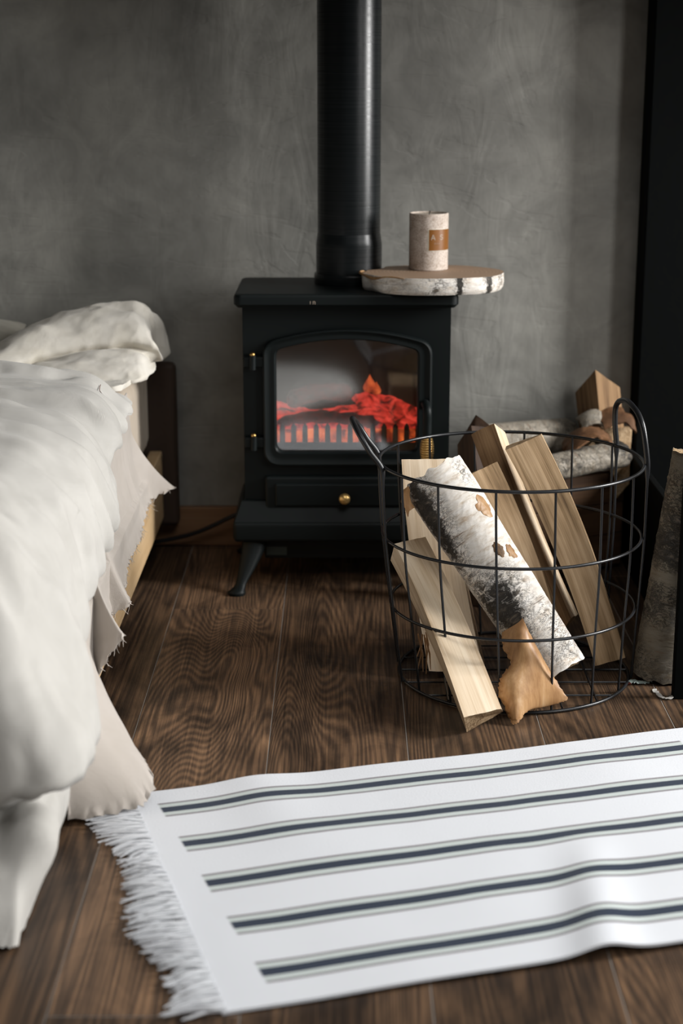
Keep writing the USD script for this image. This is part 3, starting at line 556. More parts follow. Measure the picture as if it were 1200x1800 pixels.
put('torn_bark', tube(bark_top, .0026 * np.sin(PI * np.clip(t, .02, .98)) + .0004, 6), 'inner_bark', SL, 60, {'lp': np.repeat(bark_top, 6, 0).tolist() + bark_top[[0, -1]].tolist()}, label='torn brown bark curling at the left rim')

CX, CY, CR = .155, 2.962, .0348
CA = thing('candle', 'pale speckled pillar candle with a brown label on the birch slice', 'candle', (CX, CY, .5662))
put('candle_body', lathe([(0, .5663), (.0335, .5663), (.0348, .5675), (.0348, .664), (.0340, .6655), (.0325, .6655), (.0320, .663)], CX, CY, 64), 'speckled_paper', CA, 40)
put('wax', lathe([(.0322, .6625), (.02, .6612), (0, .660)], CX, CY, 48), 'candle_wax', CA, 40)
put('wick', tube([(CX, CY, .659), (CX + .001, CY, .6655), (CX + .002, CY, .669)], .0011, 6), 'wick', CA)
def wrap(phi0, phi1, z0, z1, r):
    n = 24; ph = np.linspace(phi0, phi1, n)
    P = np.array([[(CX + r * math.sin(p), CY - r * math.cos(p), z) for z in (z0, z1)] for p in ph])
    Q = np.array([[(CX + (r - .0004) * math.sin(p), CY - (r - .0004) * math.cos(p), z) for z in (z0, z1)] for p in ph])
    return [grid(P), grid(Q, flip=True)]
put('label_border', wrap(math.radians(-5), math.radians(80), .6015, .6395, CR + .0003), 'label_edge', CA, 60)
lb = put('paper_label', wrap(math.radians(-2), math.radians(80), .6022, .6388, CR + .0006), 'candle_label', CA, 60, label='square brown label')
def wrap_text(txt, h, phi, z):
    m = meshkit.text_mesh(txt, h, .0003); m = m.subdivide_to_size(.003)
    v = np.array(m.vertices); ph = phi + v[:, 0] / CR; r = CR + .0007 + v[:, 2]
    m.vertices = np.c_[CX + r * np.sin(ph), CY - r * np.cos(ph), z + v[:, 1]]; return m
put('lettering', [wrap_text('A', .009, math.radians(3), .621), wrap_text('S', .009, math.radians(30), .621), wrap_text('ı ı ı ı ı', .003, math.radians(14), .6135)], 'label_letters', lb, False, label='blurred pale lettering')

# ------------------------------------------------------------------ wire basket
BX, BY = .262, 2.429
RINGS = ((.341, .199, .256), (.228, .1965, .259), (.1175, .1875, .263), (.0035, .178, .268))   # height, radius, centre x
rz = np.array([r[0] for r in RINGS])[::-1]; rr_ = PchipInterpolator(rz, [r[1] for r in RINGS][::-1]); rc_ = PchipInterpolator(rz, [r[2] for r in RINGS][::-1])
def on_basket(deg, z, out=0.0):
    z2 = np.clip(z, .0035, .341); a = np.radians(deg); r = rr_(z2) + out
    return np.stack([rc_(z2) + r * np.cos(a), BY + r * np.sin(a), z + 0 * r], -1)
BK = thing('wire_basket', 'round black wire basket with two looped handles holding split birch firewood', 'basket', (BX, BY, 0))
put('rim', tube(circle(RINGS[0][2], BY, .341, .199, 96), .0026, 8, True), 'wire_black', BK, 60)
for z, r, c in RINGS[1:3]: put('ring', tube(circle(c, BY, z, r, 96), .0023, 8, True), 'wire_black', BK, 60)
put('base_ring', tube(circle(RINGS[3][2], BY, .0035, .178, 96), .0026, 8, True), 'wire_black', BK, 60)
for d in (-30.3, -54.3, -77, -101.8, -127.6, -149.6, 30.3, 54.3, 78, 102, 126, 149):
    z = np.linspace(.0035, .341, 14); put('upright', tube(on_basket(d, z, -.0038), .0019, 7), 'wire_black', BK, 60)
for k in range(5):
    o = (-.11, -.055, 0, .055, .11)[k]; h = math.sqrt(.177 ** 2 - o * o)
    put('base_wire', tube([(.268 + o, BY - h, .0072), (.268 + o, BY, .0072), (.268 + o, BY + h, .0072)], .0016, 6), 'wire_black', BK)
    put('base_wire', tube([(.268 - h, BY + o, .0040), (.268, BY + o, .0040), (.268 + h, BY + o, .0040)], .0016, 6), 'wire_black', BK)
def handle(d0, d1, apex, name='handle'):
    a0 = np.array([on_basket(d0, z, .0042) for z in (.0035, .08, .16, .24, .30, .335)]); a1 = np.array([on_basket(d1, z, .0042) for z in (.0035, .08, .16, .24, .30, .335)])
    ap = np.array(apex); up = ap - (a0[-1] + a1[-1]) / 2; w = (a1[-1] - a0[-1]) / 2
    arc = [ap - up * (1 - s) + w * c for s, c in ((.45, -.98), (.75, -.86), (.93, -.52), (1, 0), (.93, .52), (.75, .86), (.45, .98))]
    P = np.vstack([a0, arc, a1[::-1]]); c = np.r_[0, np.cumsum(np.linalg.norm(np.diff(P, axis=0), axis=1))]
    tt = np.linspace(0, c[-1], 160); Q = PchipInterpolator(c, P, axis=0)(tt)
    thick = .0021 + .0022 / (1 + np.exp(-(Q[:, 2] - .325) * 260))
    put(name, tube(Q, thick, 10), 'wire_black', BK, 60)
handle(168, 196, (.016, 2.425, .404)); handle(30, -11, (.434, 2.462, .424))

# ------------------------------------------------------------------ firewood in the basket
def frame(a, b, up=(0, -1, .3)):
    a, b = np.array(a, float), np.array(b, float); ax = unit(b - a); e1 = unit(np.cross(ax, up)); return ax, e1, np.cross(ax, e1)
def birch_log(parent, a, b, ra, rb, rough, seed=0, mat_='birch_bark', n=110, k=120, up=(0, -1, .3), lump=.10, ends=True, bendv=(0, 0, 0), squash=1.0):
    """a: lower end. rough(theta, t) gives the share of black bark; theta 0 faces 'up'."""
    ax, e1, e2 = frame(a, b, up); a, b = np.array(a, float), np.array(b, float); L = np.linalg.norm(b - a)
    t = np.linspace(0, 1, n); th = np.linspace(0, 2 * PI, k, endpoint=False); T, TH = np.meshgrid(t, th, indexing='ij')
    rad = ra + (rb - ra) * T
    pr = np.stack([np.cos(TH) * rad, np.sin(TH) * rad, T * L], -1)
    rk = np.clip(rough(TH, T), 0, 1)
    rad = rad * (1 + lump * (meshkit.fbm(pr * [14, 14, 7] + seed, 3, seed) - .5)) + rk * .0045 * (meshkit.fbm(pr * 130 + seed, 3, seed + 9) - .45) + .0008 * (meshkit.noise(pr * 300, seed) - .5)
    # the -e2 direction is 'up': theta 0
    P = a + T[..., None] * (b - a) + np.asarray(bendv) * (4 * T * (1 - T))[..., None] + rad[..., None] * (-np.cos(TH)[..., None] * e2 * squash + np.sin(TH)[..., None] * e1)
    for i, s in ((0, -1), (-1, 1)): P[i] += ax * ((meshkit.noise(pr[i] * 90 + seed, 3) - .5) * .008)[:, None]
    g = grid(P, closed_v=True); 
    if np.einsum('ij,ij->i', g.triangles_center - (a + b) / 2, g.face_normals).sum() < 0: g = tm(g.vertices, g.faces[:, ::-1])
    put('bark', g, mat_, parent, 70, {'lp': pr.reshape(-1, 3), 'rough_bark': rk.ravel()}, label='peeling birch bark')
    if ends:
        for row, c, d in ((P[0], a, -ax), (P[-1], b, ax)):
            rows = np.stack([row.mean(0) + (row - row.mean(0)) * s for s in (.985, .6, .25, .01)]); m = grid(rows, closed_v=True)
            m.vertices += d * ((meshkit.noise(np.array(m.vertices) * 200, 2) - .5) * .002)[:, None] - d * .001
            if (m.face_normals * m.area_faces[:, None]).sum(0) @ d < 0: m = tm(m.vertices, m.faces[:, ::-1])
            q = np.array(m.vertices) - c; put('end_face', m, 'end_grain', parent, 40, {'lp': np.stack([q @ e1, q @ e2, q @ ax], -1)})
    return P
def gb(T, TH, t0, th0, st, sth, h=1.0):
    d = (TH - th0 + PI) % (2 * PI) - PI
    return h * np.exp(-((T - t0) / st) ** 2 - (d / sth) ** 2)
A0, B0 = (.325, 2.300, .047), (.136, 2.420, .322)
BL = thing('birch_log', 'thick white birch log with peeling bark lying diagonally in the front of the wire basket', 'firewood log', A0, group=None)
def rough_main(TH, T):          # theta > 0 turns towards the picture's right
    return (.05 + gb(T, TH, .93, -.95, .22, .55, .75) + gb(T, TH, .72, -1.25, .22, .5, .8) + gb(T, TH, .36, -.85, .13, .75, .95) + gb(T, TH, .42, -.1, .10, .6, .5) + gb(T, TH, .25, -.5, .1, .4, .5)
            + gb(T, TH, .93, .75, .07, .35, .55) + gb(T, TH, .20, .55, .09, .5, .5) + gb(T, TH, .07, .3, .06, .9, .45) + gb(T, TH, .5, 2.9, .6, 1.2, .5))
BP = birch_log(BL, A0, B0, .041, .050, rough_main, 3, up=(.05, -1, .55), lump=.12)
ax, e1, e2 = frame(A0, B0, (.05, -1, .55))
def bark_pt(t, th, out=0.0):
    i = np.clip(np.asarray(t) * 109, 0, 109).round().astype(int); j = (np.round(np.asarray(th) / (2 * PI) * 120).astype(int)) % 120
    p = BP[i, j]; c = BP[i].mean(-2); d = p - c; return p + d / np.linalg.norm(d, axis=-1, keepdims=True) * out
def patch(t0, t1, th0, th1, name, out=.0012, n=14, ragged=.25, lab=None, mt='inner_bark', seed=1):
    """A torn spot where the white bark is gone."""
    t, h = np.meshgrid(np.linspace(-1, 1, n), np.linspace(-1, 1, n), indexing='ij')
    x, y = t * np.sqrt(1 - h * h / 2), h * np.sqrt(1 - t * t / 2)
    k = 1 + ragged * (meshkit.noise(np.stack([x * 3, y * 3, x * 0 + seed], -1), seed) - .5)
    tt, hh = (t0 + t1) / 2 + x * k * (t1 - t0) / 2, (th0 + th1) / 2 + y * k * (th1 - th0) / 2
    i0 = np.clip(tt * 109, 0, 108.999); i = i0.astype(int); fi = (i0 - i)[..., None]; j0 = hh / (2 * PI) * 120; j = np.floor(j0).astype(int); fj = (j0 - j)[..., None]
    P = (BP[i, j % 120] * (1 - fj) + BP[i, (j + 1) % 120] * fj) * (1 - fi) + (BP[i + 1, j % 120] * (1 - fj) + BP[i + 1, (j + 1) % 120] * fj) * fi
    c = np.array(A0) + tt[..., None] * (np.array(B0) - np.array(A0)); d = P - c; d /= np.linalg.norm(d, axis=-1, keepdims=True)
    r = np.hypot(x, y)[..., None]; P = P + d * (out * (1 - r ** 4) + .0003)
    put(name, grid(P) if np.cross(P[1, 0] - P[0, 0], P[0, 1] - P[0, 0]) @ d[0, 0] > 0 else grid(P, flip=True), mt, BL, 60, {'lp': (P - A0).reshape(-1, 3)}, label=lab)
patch(.705, .80, .42, .95, 'bare_patch', .0005, ragged=.5, n=26, lab='orange bare spot where the bark came off', seed=2)
patch(.535, .60, .12, .42, 'bare_patch', .0012, ragged=.5, n=24, lab='brown torn knot in the bark', seed=3, mt='split_brown'); patch(.50, .565, .48, .82, 'bare_patch', .001, ragged=.5, n=24, seed=5)
# curl of bark at the upper left rim
cc = [bark_pt(.985, -1.15), bark_pt(.96, -1.35), bark_pt(.93, -1.5), bark_pt(.90, -1.55)]
cu = np.stack([np.array(cc) + ax * 0, np.array(cc) + np.array([-.004, -.008, .006]), np.array(cc) + np.array([-.012, -.010, .001]), np.array(cc) + np.array([-.013, -.006, -.008])])
cu += (meshkit.noise(cu * 160, 4)[..., None] - .5) * .006
put('peeled_bark', shell(cu, .0012), 'inner_bark', BL, 60, {'lp': np.vstack([cu.reshape(-1, 3)] * 2) - A0}, label='small ragged curl of peeled bark at the top end')

# big flap of bark torn from its lower end, pushed out through the wires
def px_y(px, py, y):
    v = (py - 900) / F_PX; c, s = math.cos(math.radians(PITCH)), math.sin(math.radians(PITCH)); d = np.array([(px - 600) / F_PX, c - s * v, -s - c * v]); return np.array([0, 0, H]) + d * y / d[1]
def px_z(px, py, z):
    p = px_y(px, py, 1.0) - np.array([0, 0, H]); return np.array([0, 0, H]) + p * (z - H) / p[2]
rows = [[(884, 1112, 2.288), (896, 1104, 2.276), (908, 1096, 2.270), (918, 1086, 2.268)],
        [(884, 1135, 2.274), (905, 1125, 2.262), (922, 1120, 2.262), (935, 1124, 2.272)],
        [(897, 1166, 2.258), (915, 1160, 2.250), (938, 1160, 2.252), (958, 1166, 2.268)],
        [(879, 1195, 2.248), (908, 1190, 2.238), (945, 1194, 2.246), (982, 1206, 2.262)],
        [(877, 1218, 2.242), (912, 1214, 2.229), (950, 1222, 2.243), (997, 1229, 2.258)],
        [(890, 1250, 2.228), (912, 1242, 2.219), (938, 1243, 2.236), (968, 1238, 2.252)],
        [(901, 1279, 2.211), (912, 1266, 2.213), (926, 1248, 2.232), (940, 1247, 2.247)]]
FL = np.array([[px_y(*p) for p in r] for r in rows]); FL[..., 2] = np.maximum(FL[..., 2], .003)
t0, t1 = np.linspace(0, 6, 60), np.linspace(0, 3, 40)
FL = PchipInterpolator(np.arange(7), FL, axis=0)(t0); FL = CubicSpline(np.arange(4), FL, axis=1)(t1)
FL[:, :3] += (meshkit.noise(FL[:, :3] * 220, 8)[..., None] - .5) * .004; FL[-3:] += (meshkit.noise(FL[-3:] * 300, 5)[..., None] - .5) * .006
edge_ = np.zeros(FL.shape[:2]); edge_[:, 0] = 1; edge_[:, -1] = .5; edge_[-1] = 1; edge_[:, 1] = .5; edge_[-2] = .5
FL += ((np.stack([meshkit.noise(FL * 380, 20 + i) for i in range(3)], -1) - .5) * [.006, .002, .006]) * edge_[..., None]
FL[..., 1] += (meshkit.fbm(FL * 26, 2, 2) - .5) * .003; FL[..., 2] = np.maximum(FL[..., 2], .002)
put('bark_flap', shell(FL, .0022), 'inner_bark', BL, 50, {'lp': np.vstack([(FL - A0).reshape(-1, 3)] * 2)}, label='large torn flap of smooth brown inner bark sticking out between the wires')

def split(name_label, P0, P1, mt, amp=.0009, seed=1, bend=(0, 0, 0), m=7, n=50, scale=45, grp='split logs in the wire basket', caprough=.0018, faces=None):
    T = thing('split_log', name_label, 'firewood log', np.array(P0, float).mean(0), grp)
    split_log(T, loft(P0, P1, m, n, amp, seed, bend, scale, caprough), mt, 'end_grain', faces, m); return T
Y = px_y
def quad(front, back): return [Y(*p) for p in front] + [Y(*p) for p in back]
# front left: pale, its foot poking out through the wires onto the floor
split('pale split log whose foot pokes out of the wire basket onto the floor',
      [px_z(820, 1287, .002), px_z(884, 1251, .014), px_z(881, 1246, .036), px_z(815, 1261, .034)],
      [Y(686, 985, 2.425), Y(752, 1000, 2.455), Y(748, 943, 2.435), Y(693, 955, 2.42)], 'split_pale', .0006, 2, (.002, .016, .004), scale=30)
split('upright pale split log behind the white birch log, at the left of the basket',
      [Y(754, 1180, 2.395), Y(846, 1180, 2.402), Y(852, 1168, 2.445), Y(766, 1166, 2.435)],
      [Y(706, 808, 2.502), Y(790, 806, 2.512), Y(792, 813, 2.55), Y(708, 814, 2.545)], 'split_pale', .0009, 4, (-.006, 0, 0))
split('tan split log leaning just behind the upper end of the white birch log',
      [Y(905, 1130, 2.41), Y(985, 1128, 2.425), Y(990, 1110, 2.47), Y(915, 1110, 2.47)],
      [Y(816, 838, 2.492), Y(873, 812, 2.505), Y(867, 815, 2.525), Y(818, 836, 2.53)], 'split_wood', .0012, 6, (.010, 0, 0))
split('tall narrow split log with light painted on one pale edge, second from the right in the basket',
      [Y(975, 1128, 2.478), Y(1004, 1086, 2.462), Y(1016, 1080, 2.50), Y(985, 1115, 2.515)],
      [Y(828, 763, 2.575), Y(868, 744, 2.562), Y(887, 760, 2.585), Y(850, 775, 2.60)], 'split_brown', .0008, 8, (-.004, 0, .0), faces={1: 'split_pale'})  # pale sapwood side also carries painted side light
split('broad brown split log at the right side of the wire basket',
      [Y(1046, 1171, 2.415), Y(1098, 1156, 2.418), Y(1098, 1148, 2.455), Y(1046, 1160, 2.452)],
      [Y(888, 791, 2.505), Y(951, 764, 2.512), Y(952, 762, 2.548), Y(890, 784, 2.545)], 'split_wood', .0012, 11, (.008, 0, .008), scale=38)
SB = thing('bast_strip', 'frayed strips of brown bast hanging at the left foot of the basket logs', 'bark strip', (.13, 2.36, .01))
for k in range(6):
    x0, y0 = 733 + k * 3 + R.rand() * 6, 1108 + R.rand() * 14
    x1, y1 = x0 - 16 + R.rand() * 26, y0 + 40 + R.rand() * 45
    put('strip', tube([Y(x0, y0, 2.40), Y((x0 + x1) / 2 + 3, (y0 + y1) / 2, 2.385), Y(x1, y1, 2.375)], [.0012, .0014, .0005], 5), 'inner_bark', SB, False, {'lp': np.zeros((17, 3))})

# ------------------------------------------------------------------ crate of logs against the wall
ca = np.array([-.875, -.485, 0]); cb = np.array([-.485, .875, 0]); C0 = np.array([.525, 2.985, 0])
CRT = thing('wooden_crate', 'brown plank crate full of logs behind the wire basket', 'crate', tuple(C0 + ca * .13 + cb * .08))
def board(o, L, axis, other, th, z0, z1):
    p = [o + axis * i + other * j + np.array([0, 0, z]) for i in (0, L) for j in (0, th) for z in (z0, z1)]
    return hullpts(p, .0012)
def cput(name, mesh, lab=None):
    q = np.array(mesh.vertices) - C0; put(name, mesh, 'crate_wood', CRT, 30, {'lp': np.stack([q @ cb, q[:, 2] + R.rand() * 3, q @ ca], -1)}, label=lab)
CL, CD = .258, .155
for z0, z1 in ((.012, .070), (.074, .130), (.134, .189)):
    cput('board', board(C0, CL, ca, cb, .010, z0, z1)); cput('board', board(C0 + cb * CD, CL, ca, cb, .010, z0, z1))
    for o in (.0, CL - .010):
        q = board(C0 + ca * o + cb * .012, CD - .014, cb, ca, .010, z0, z1); qq = np.array(q.vertices) - C0
        put('board', q, 'crate_wood', CRT, 30, {'lp': np.stack([qq @ ca, qq[:, 2] + R.rand() * 3, qq @ cb], -1)})
cput('bottom_board', board(C0 + cb * .011 + ca * .011, CL - .022, ca, cb, CD - .012, .004, .012))

grp = 'logs piled in the plank crate'
def rough_grey(TH, T): return .52 + .45 * (meshkit.fbm(np.stack([np.cos(TH) * 1.5, np.sin(TH) * 1.5, T * 5], -1), 2, 4) - .5) * 2
P = thing('birch_log', 'grey birch log lying along the back of the crate by the wall', 'firewood log', (.29, 2.95, .25), grp)
birch_log(P, (.245, 2.945, .250), (.425, 3.055, .238), .036, .036, lambda TH, T: rough_grey(TH, T) * .8, 5, 'birch_bark_grey', 50, 60, up=(0, 0, 1))
P = thing('birch_log', 'mottled birch half log along the crate front edge, its sawn end at right', 'firewood log', (.42, 2.9, .22), grp)
birch_log(P, (.322, 2.850, .217), (.512, 2.955, .229), .031, .033, lambda TH, T: rough_grey(TH, T) * 1.3, 9, 'birch_bark_grey', 60, 70, up=(0, 0, 1), lump=.25, squash=.75)
def wedge(label, P0, P1, mt='split_brown', seed=3, amp=.0009):
    T = thing('split_log', label, 'firewood log', np.array(P0, float).mean(0), grp); split_log(T, loft(P0, P1, 6, 26, amp, seed), mt); return T
wedge('wedge-shaped split log standing upright at the top of the crate pile', [Y(1018, 752, 3.05), Y(1056, 752, 3.0), Y(1096, 752, 3.06), Y(1060, 752, 3.10)], [Y(1011, 690, 3.045), Y(1046, 650, 2.99), Y(1089, 681, 3.05), Y(1050, 672, 3.095)], 'split_brown', 5)
wedge('split log with its sawn end jutting out at the right of the crate', [Y(1074, 810, 2.955), Y(1107, 806, 2.965), Y(1106, 850, 2.965), Y(1083, 877, 2.955)], [Y(1050, 806, 3.06), Y(1085, 804, 3.07), Y(1084, 842, 3.07), Y(1060, 862, 3.06)], 'split_wood', 7)
wedge('pale split chunk lying on the crate pile behind the right basket handle', [Y(1052, 752, 2.985), Y(1108, 752, 2.985), Y(1108, 790, 2.975), Y(1082, 806, 2.97)], [Y(1040, 752, 3.09), Y(1110, 750, 3.09), Y(1108, 785, 3.085), Y(1075, 795, 3.08)], 'split_wood', 8)
wedge('small split log wedged in the middle of the crate pile under the curved bark', [Y(1012, 806, 2.935), Y(1066, 808, 2.945), Y(1042, 776, 2.945)], [Y(1010, 800, 3.05), Y(1062, 802, 3.06), Y(1040, 772, 3.06)], 'split_wood', 9)
# curved bark shells
def bark_shell(label, spine, w, depth, seed, mt='bark_inner_dark', outer=None):
    T = thing('bark_piece', label, 'bark', spine[0], None)
    s = CubicSpline(np.arange(len(spine)), spine, axis=0)(np.linspace(0, len(spine) - 1, 40)); d = np.asarray(w, float); n = 14
    P = np.array([[p + d * u + np.array([0, 0, 1]) * depth * (1 - u * u) for u in np.linspace(-1, 1, n)] for p in s])
    P += (meshkit.fbm(P * 55, 3, seed)[..., None] - .5) * .014
    put('bark', shell(P, .004), mt, T, 50, {'lp': np.vstack([P.reshape(-1, 3)] * 2), 'rough_bark': np.full(2 * P.shape[0] * P.shape[1], .35)}); return T
bark_shell('curled orange-brown bark piece at the foot of the upright wedge log', [Y(1056, 742, 2.985), Y(1075, 733, 2.99), Y(1095, 733, 2.99), Y(1110, 748, 2.98)], (.004, -.028, -.008), .010, 3)
bark_shell('arched strip of birch bark over the middle of the crate pile', [Y(998, 800, 2.945), Y(1008, 776, 2.95), Y(1035, 762, 2.955), Y(1060, 764, 2.965), Y(1080, 800, 2.965)], (.006, -.03, -.004), .006, 6)
bark_shell('dark mossy lump of bark left of the upright wedge log', [Y(1018, 748, 2.99), Y(1032, 736, 2.99), Y(1046, 735, 2.99), Y(1056, 745, 2.985)], (.004, -.02, -.006), .010, 8, 'birch_bark_grey')
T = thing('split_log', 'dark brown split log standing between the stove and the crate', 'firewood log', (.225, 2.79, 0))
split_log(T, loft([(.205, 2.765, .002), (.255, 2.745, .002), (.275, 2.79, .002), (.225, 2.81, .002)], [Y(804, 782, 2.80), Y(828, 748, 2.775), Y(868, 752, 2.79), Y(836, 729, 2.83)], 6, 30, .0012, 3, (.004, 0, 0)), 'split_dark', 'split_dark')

# birch log leaning behind the black post, scraps at its foot
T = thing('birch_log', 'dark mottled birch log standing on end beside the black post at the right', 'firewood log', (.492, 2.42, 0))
birch_log(T, (.4925, 2.405, .004), (.536, 2.425, .352), .041, .036, lambda TH, T_: .74 + .75 * (meshkit.fbm(np.stack([np.cos(TH) * 1.3, np.sin(TH) * 1.3, T_ * 7], -1), 3, 8) - .5) - gb(T_, TH, .19, -.4, .09, 1.2, .75) - gb(T_, TH, .46, -.5, .035, 1.4, .8) - gb(T_, TH, .96, 0, .06, 2.2, .8) - gb(T_, TH, .05, -.3, .05, 1, .5), 12, 'birch_bark_dark_shaded', 90, 80, lump=.2)
def crumple(label, name, cat, pts, w, mt, th=.0012, seed=1, h=.004):
    s = CubicSpline(np.arange(len(pts)), np.array(pts, float), axis=0)(np.linspace(0, len(pts) - 1, 30)); tg = np.gradient(s, axis=0); nrm = np.cross(tg, [0, 0, 1]); nrm /= np.linalg.norm(nrm, axis=1, keepdims=True)
    P = np.array([[s[i] + nrm[i] * w * u * (.6 + .7 * R.rand()) for u in np.linspace(-1, 1, 7)] for i in range(30)])
    P[..., 2] = .0012 + h * meshkit.noise(P * 140, seed); m = shell(P, th); m.vertices[:, 2] += max(0, .0002 - m.vertices[:, 2].min())
    v = put(name, m, mt, None, 50, label=label, cat=cat)
crumple('crumpled pale blue-grey scrap on the floor by the standing birch log', 'paper_scrap', 'scrap', [px_z(1109, 1200, 0), px_z(1122, 1202, 0), px_z(1140, 1199, 0)], .007, 'scrap_blue', seed=3)
crumple('tiny dark red scrap on the floor beside the basket foot', 'paper_scrap', 'scrap', [px_z(1097, 1204, 0), px_z(1103, 1203, 0), px_z(1109, 1203, 0)], .006, 'scrap_red', seed=5, h=.002)
crumple('thin ragged white edge of cloth curling round the foot of the black post', 'cloth_scrap', 'scrap', [px_z(1150, 1213, 0), px_z(1159, 1226, 0), px_z(1172, 1230, 0), px_z(1186, 1227, 0), px_z(1215, 1226, 0)], .0035, 'linen_white', seed=6, h=.003)

# ------------------------------------------------------------------ rug
RA = np.array([-.250, 1.975]); ru, rv = unit([.9630, .2695]), unit([.2695, -.9630])
RUG = thing('striped_rug', 'white woven cotton rug with navy stripes and a fringed end on the dark floor', 'rug', (RA[0] + .35, RA[1] - .1, 0))
def rug_z(U, V):
    q = np.stack([U * 5, V * 5, U * 0], -1)
    return .0045 + .007 * (meshkit.fbm(q, 2, 3) - .35) + .010 * np.exp(-(((U - .40 + (V - .53) * .35) / .035) ** 2)) * np.clip((V - .25) / .2, 0, 1) + .006 * np.exp(-((U - .14) / .05) ** 2) * np.clip(1 - V / .25, 0, 1)
U, V = np.meshgrid(np.linspace(-.028, .775, 170), np.linspace(0, .536, 110), indexing='ij')
wob = .0035 * (meshkit.fbm(np.stack([U * 7, V * 0, U * 0], -1), 2, 5) - .5)
lean = .045 * V * (U < 2) * np.clip(1 - U / .5, 0, 1)
Pxy = RA + (U + lean * .6)[..., None] * ru + (V + wob)[..., None] * rv
Zr = np.maximum(rug_z(U, V), .0030)
Pr = np.concatenate([Pxy, Zr[..., None]], -1)
sh = shell(Pr, .0034); sh.vertices[:, 2] = np.maximum(sh.vertices[:, 2], .0004)
lpr = np.stack([U + .025 * V * 0, V, U * 0], -1).reshape(-1, 3)
put('woven_body', sh, 'rug_weave', RUG, 40, {'lp': np.vstack([lpr, lpr])})
fr = []
for k in range(330):
    v = (k + R.rand() * .9) / 330 * .532 + .002; u0 = -.027 + .027 * v; L = .040 + .022 * R.rand() + .010 * math.sin(v * 23); L *= 1.15 if v > .5 else 1
    t = np.linspace(0, 1, 6); drift = (R.rand() - .5) * .014 + .006 * math.sin(v * 40 + 1)
    uu = u0 + .004 - L * t; vv = v + drift * t ** 1.5 + .002 * np.sin(t * 6 + k)
    z = .0035 + .004 * np.sin(t * PI) * R.rand() + .0010 + R.rand() * .003
    p = np.c_[RA + np.outer(uu, ru) + np.outer(vv, rv), z]; fr.append(tube(p, .0010 + .0006 * R.rand() + np.array([0, .0002, .0003, .0002, 0, -.0006]), 5))
put('fringe', fr, 'fringe_cotton', RUG, 60, kind='stuff', label='short white cotton fringe along the left end')

# ------------------------------------------------------------------ bed
BED = thing('bed', 'low pale wood bed frame under rumpled linen at the left wall', 'bed', (-.9, 2.4, 0))
def bput(name, mesh, mt='bed_wood', order=(0, 2, 1), lab=None): put(name, mesh, mt, BED, 30, {'lp': np.array(mesh.vertices)[:, order] + R.rand() * 2}, label=lab)
bput('side_rail', rbox((-.368, 1.80, .072), (-.344, 3.085, .205), .003)); bput('foot_rail', rbox((-1.9, 1.80, .074), (-.3685, 1.822, .205), .003), order=(1, 2, 0))
bput('slat_base', rbox((-1.9, 1.823, .16), (-.369, 3.08, .185), .002))
put('headboard', rbox((-1.9, 3.098, .05), (-.316, 3.132, .372), .012), 'dark_brown', BED, 40, label='dark brown headboard panel against the wall')
for x, y in ((-.385, 1.85), (-.385, 3.04), (-1.85, 1.85), (-1.85, 3.04)): put('leg', lathe([(0, 0), (.016, 0), (.018, .004), (.022, .16), (0, .16)], x, y, 20), 'stove_dark', BED, 40)
MT = put('mattress', rbox((-1.9, 1.815, .206), (-.366, 3.09, .380), .03), 'mattress_cloth', None, 40, label='beige covered mattress showing at the wall end of the bed', cat='mattress')

def sheet_from_rows(rows, nu, nv, amp=.006, seed=1, sc=14, th=.002, uw=None):
    """rows: control rows (each a list of points) along the bed; smooth surface with small creases."""
    C = np.array(rows, float); n, m = C.shape[:2]
    d = np.linalg.norm(np.diff(C[:, m // 2:], axis=0), axis=-1).mean(1); s = np.r_[0, np.cumsum(np.maximum(d, .02))]
    C = PchipInterpolator(s, C, axis=0)(np.linspace(0, s[-1], nu))
    w = np.linalg.norm(np.diff(C, axis=1), axis=-1).mean(0); q = np.r_[0, np.cumsum(np.maximum(w, .012))]
    C = PchipInterpolator(q, C, axis=1)(np.linspace(0, q[-1], nv))
    du, dv = np.gradient(C, axis=0), np.gradient(C, axis=1); N = np.cross(du, dv); N /= np.linalg.norm(N, axis=-1, keepdims=True) + 1e-12
    N = np.where(N[..., 2:3] < -0.6, -N, N)
    return C, N

# beige under-sheet hanging over the side with a frayed hem
hem = [(-.295, 2.841, .193), (-.335, 2.80, .180), (-.330, 2.70, .190), (-.333, 2.66, .175), (-.331, 2.59, .165), (-.331, 2.47, .168), (-.329, 2.40, .150), (-.308, 2.29, .157), (-.333, 2.285, .142), (-.333, 2.24, .16), (-.293, 2.10, .172), (-.322, 2.11, .130), (-.332, 2.12, .105), (-.300, 2.03, .075), (-.250, 1.965, .048), (-.237, 1.935, .032), (-.246, 1.912, .020), (-.27, 1.90, .014), (-.30, 1.892, .009), (-.346, 1.882, .009)]
edg = [2.74, 2.70, 2.66, 2.62, 2.57, 2.50, 2.44, 2.40, 2.36, 2.33, 2.30, 2.26, 2.22, 2.19, 2.16, 2.12, 2.06, 2.0, 1.95, 1.90]
rows = []
for (hx, hy, hz), ey in zip(hem, edg):
    E = np.array([-.374, ey, .383]); Hh = np.array([hx, hy, hz]); B = E + np.array([.010, (hy - ey) * .10, -.024])
    mid = B * .5 + Hh * .5
    def part(t): return np.array([B[0] + (Hh[0] - B[0]) * t ** 2.4, B[1] + (Hh[1] - B[1]) * t, B[2] + (Hh[2] - B[2]) * t])
    rows.append([(-.62, ey, .384), (-.46, ey, .384), E, B, part(.25), part(.5), part(.75), Hh])
C, N = sheet_from_rows(rows, 220, 90)
w = np.linspace(0, 1, 90)[None, :]
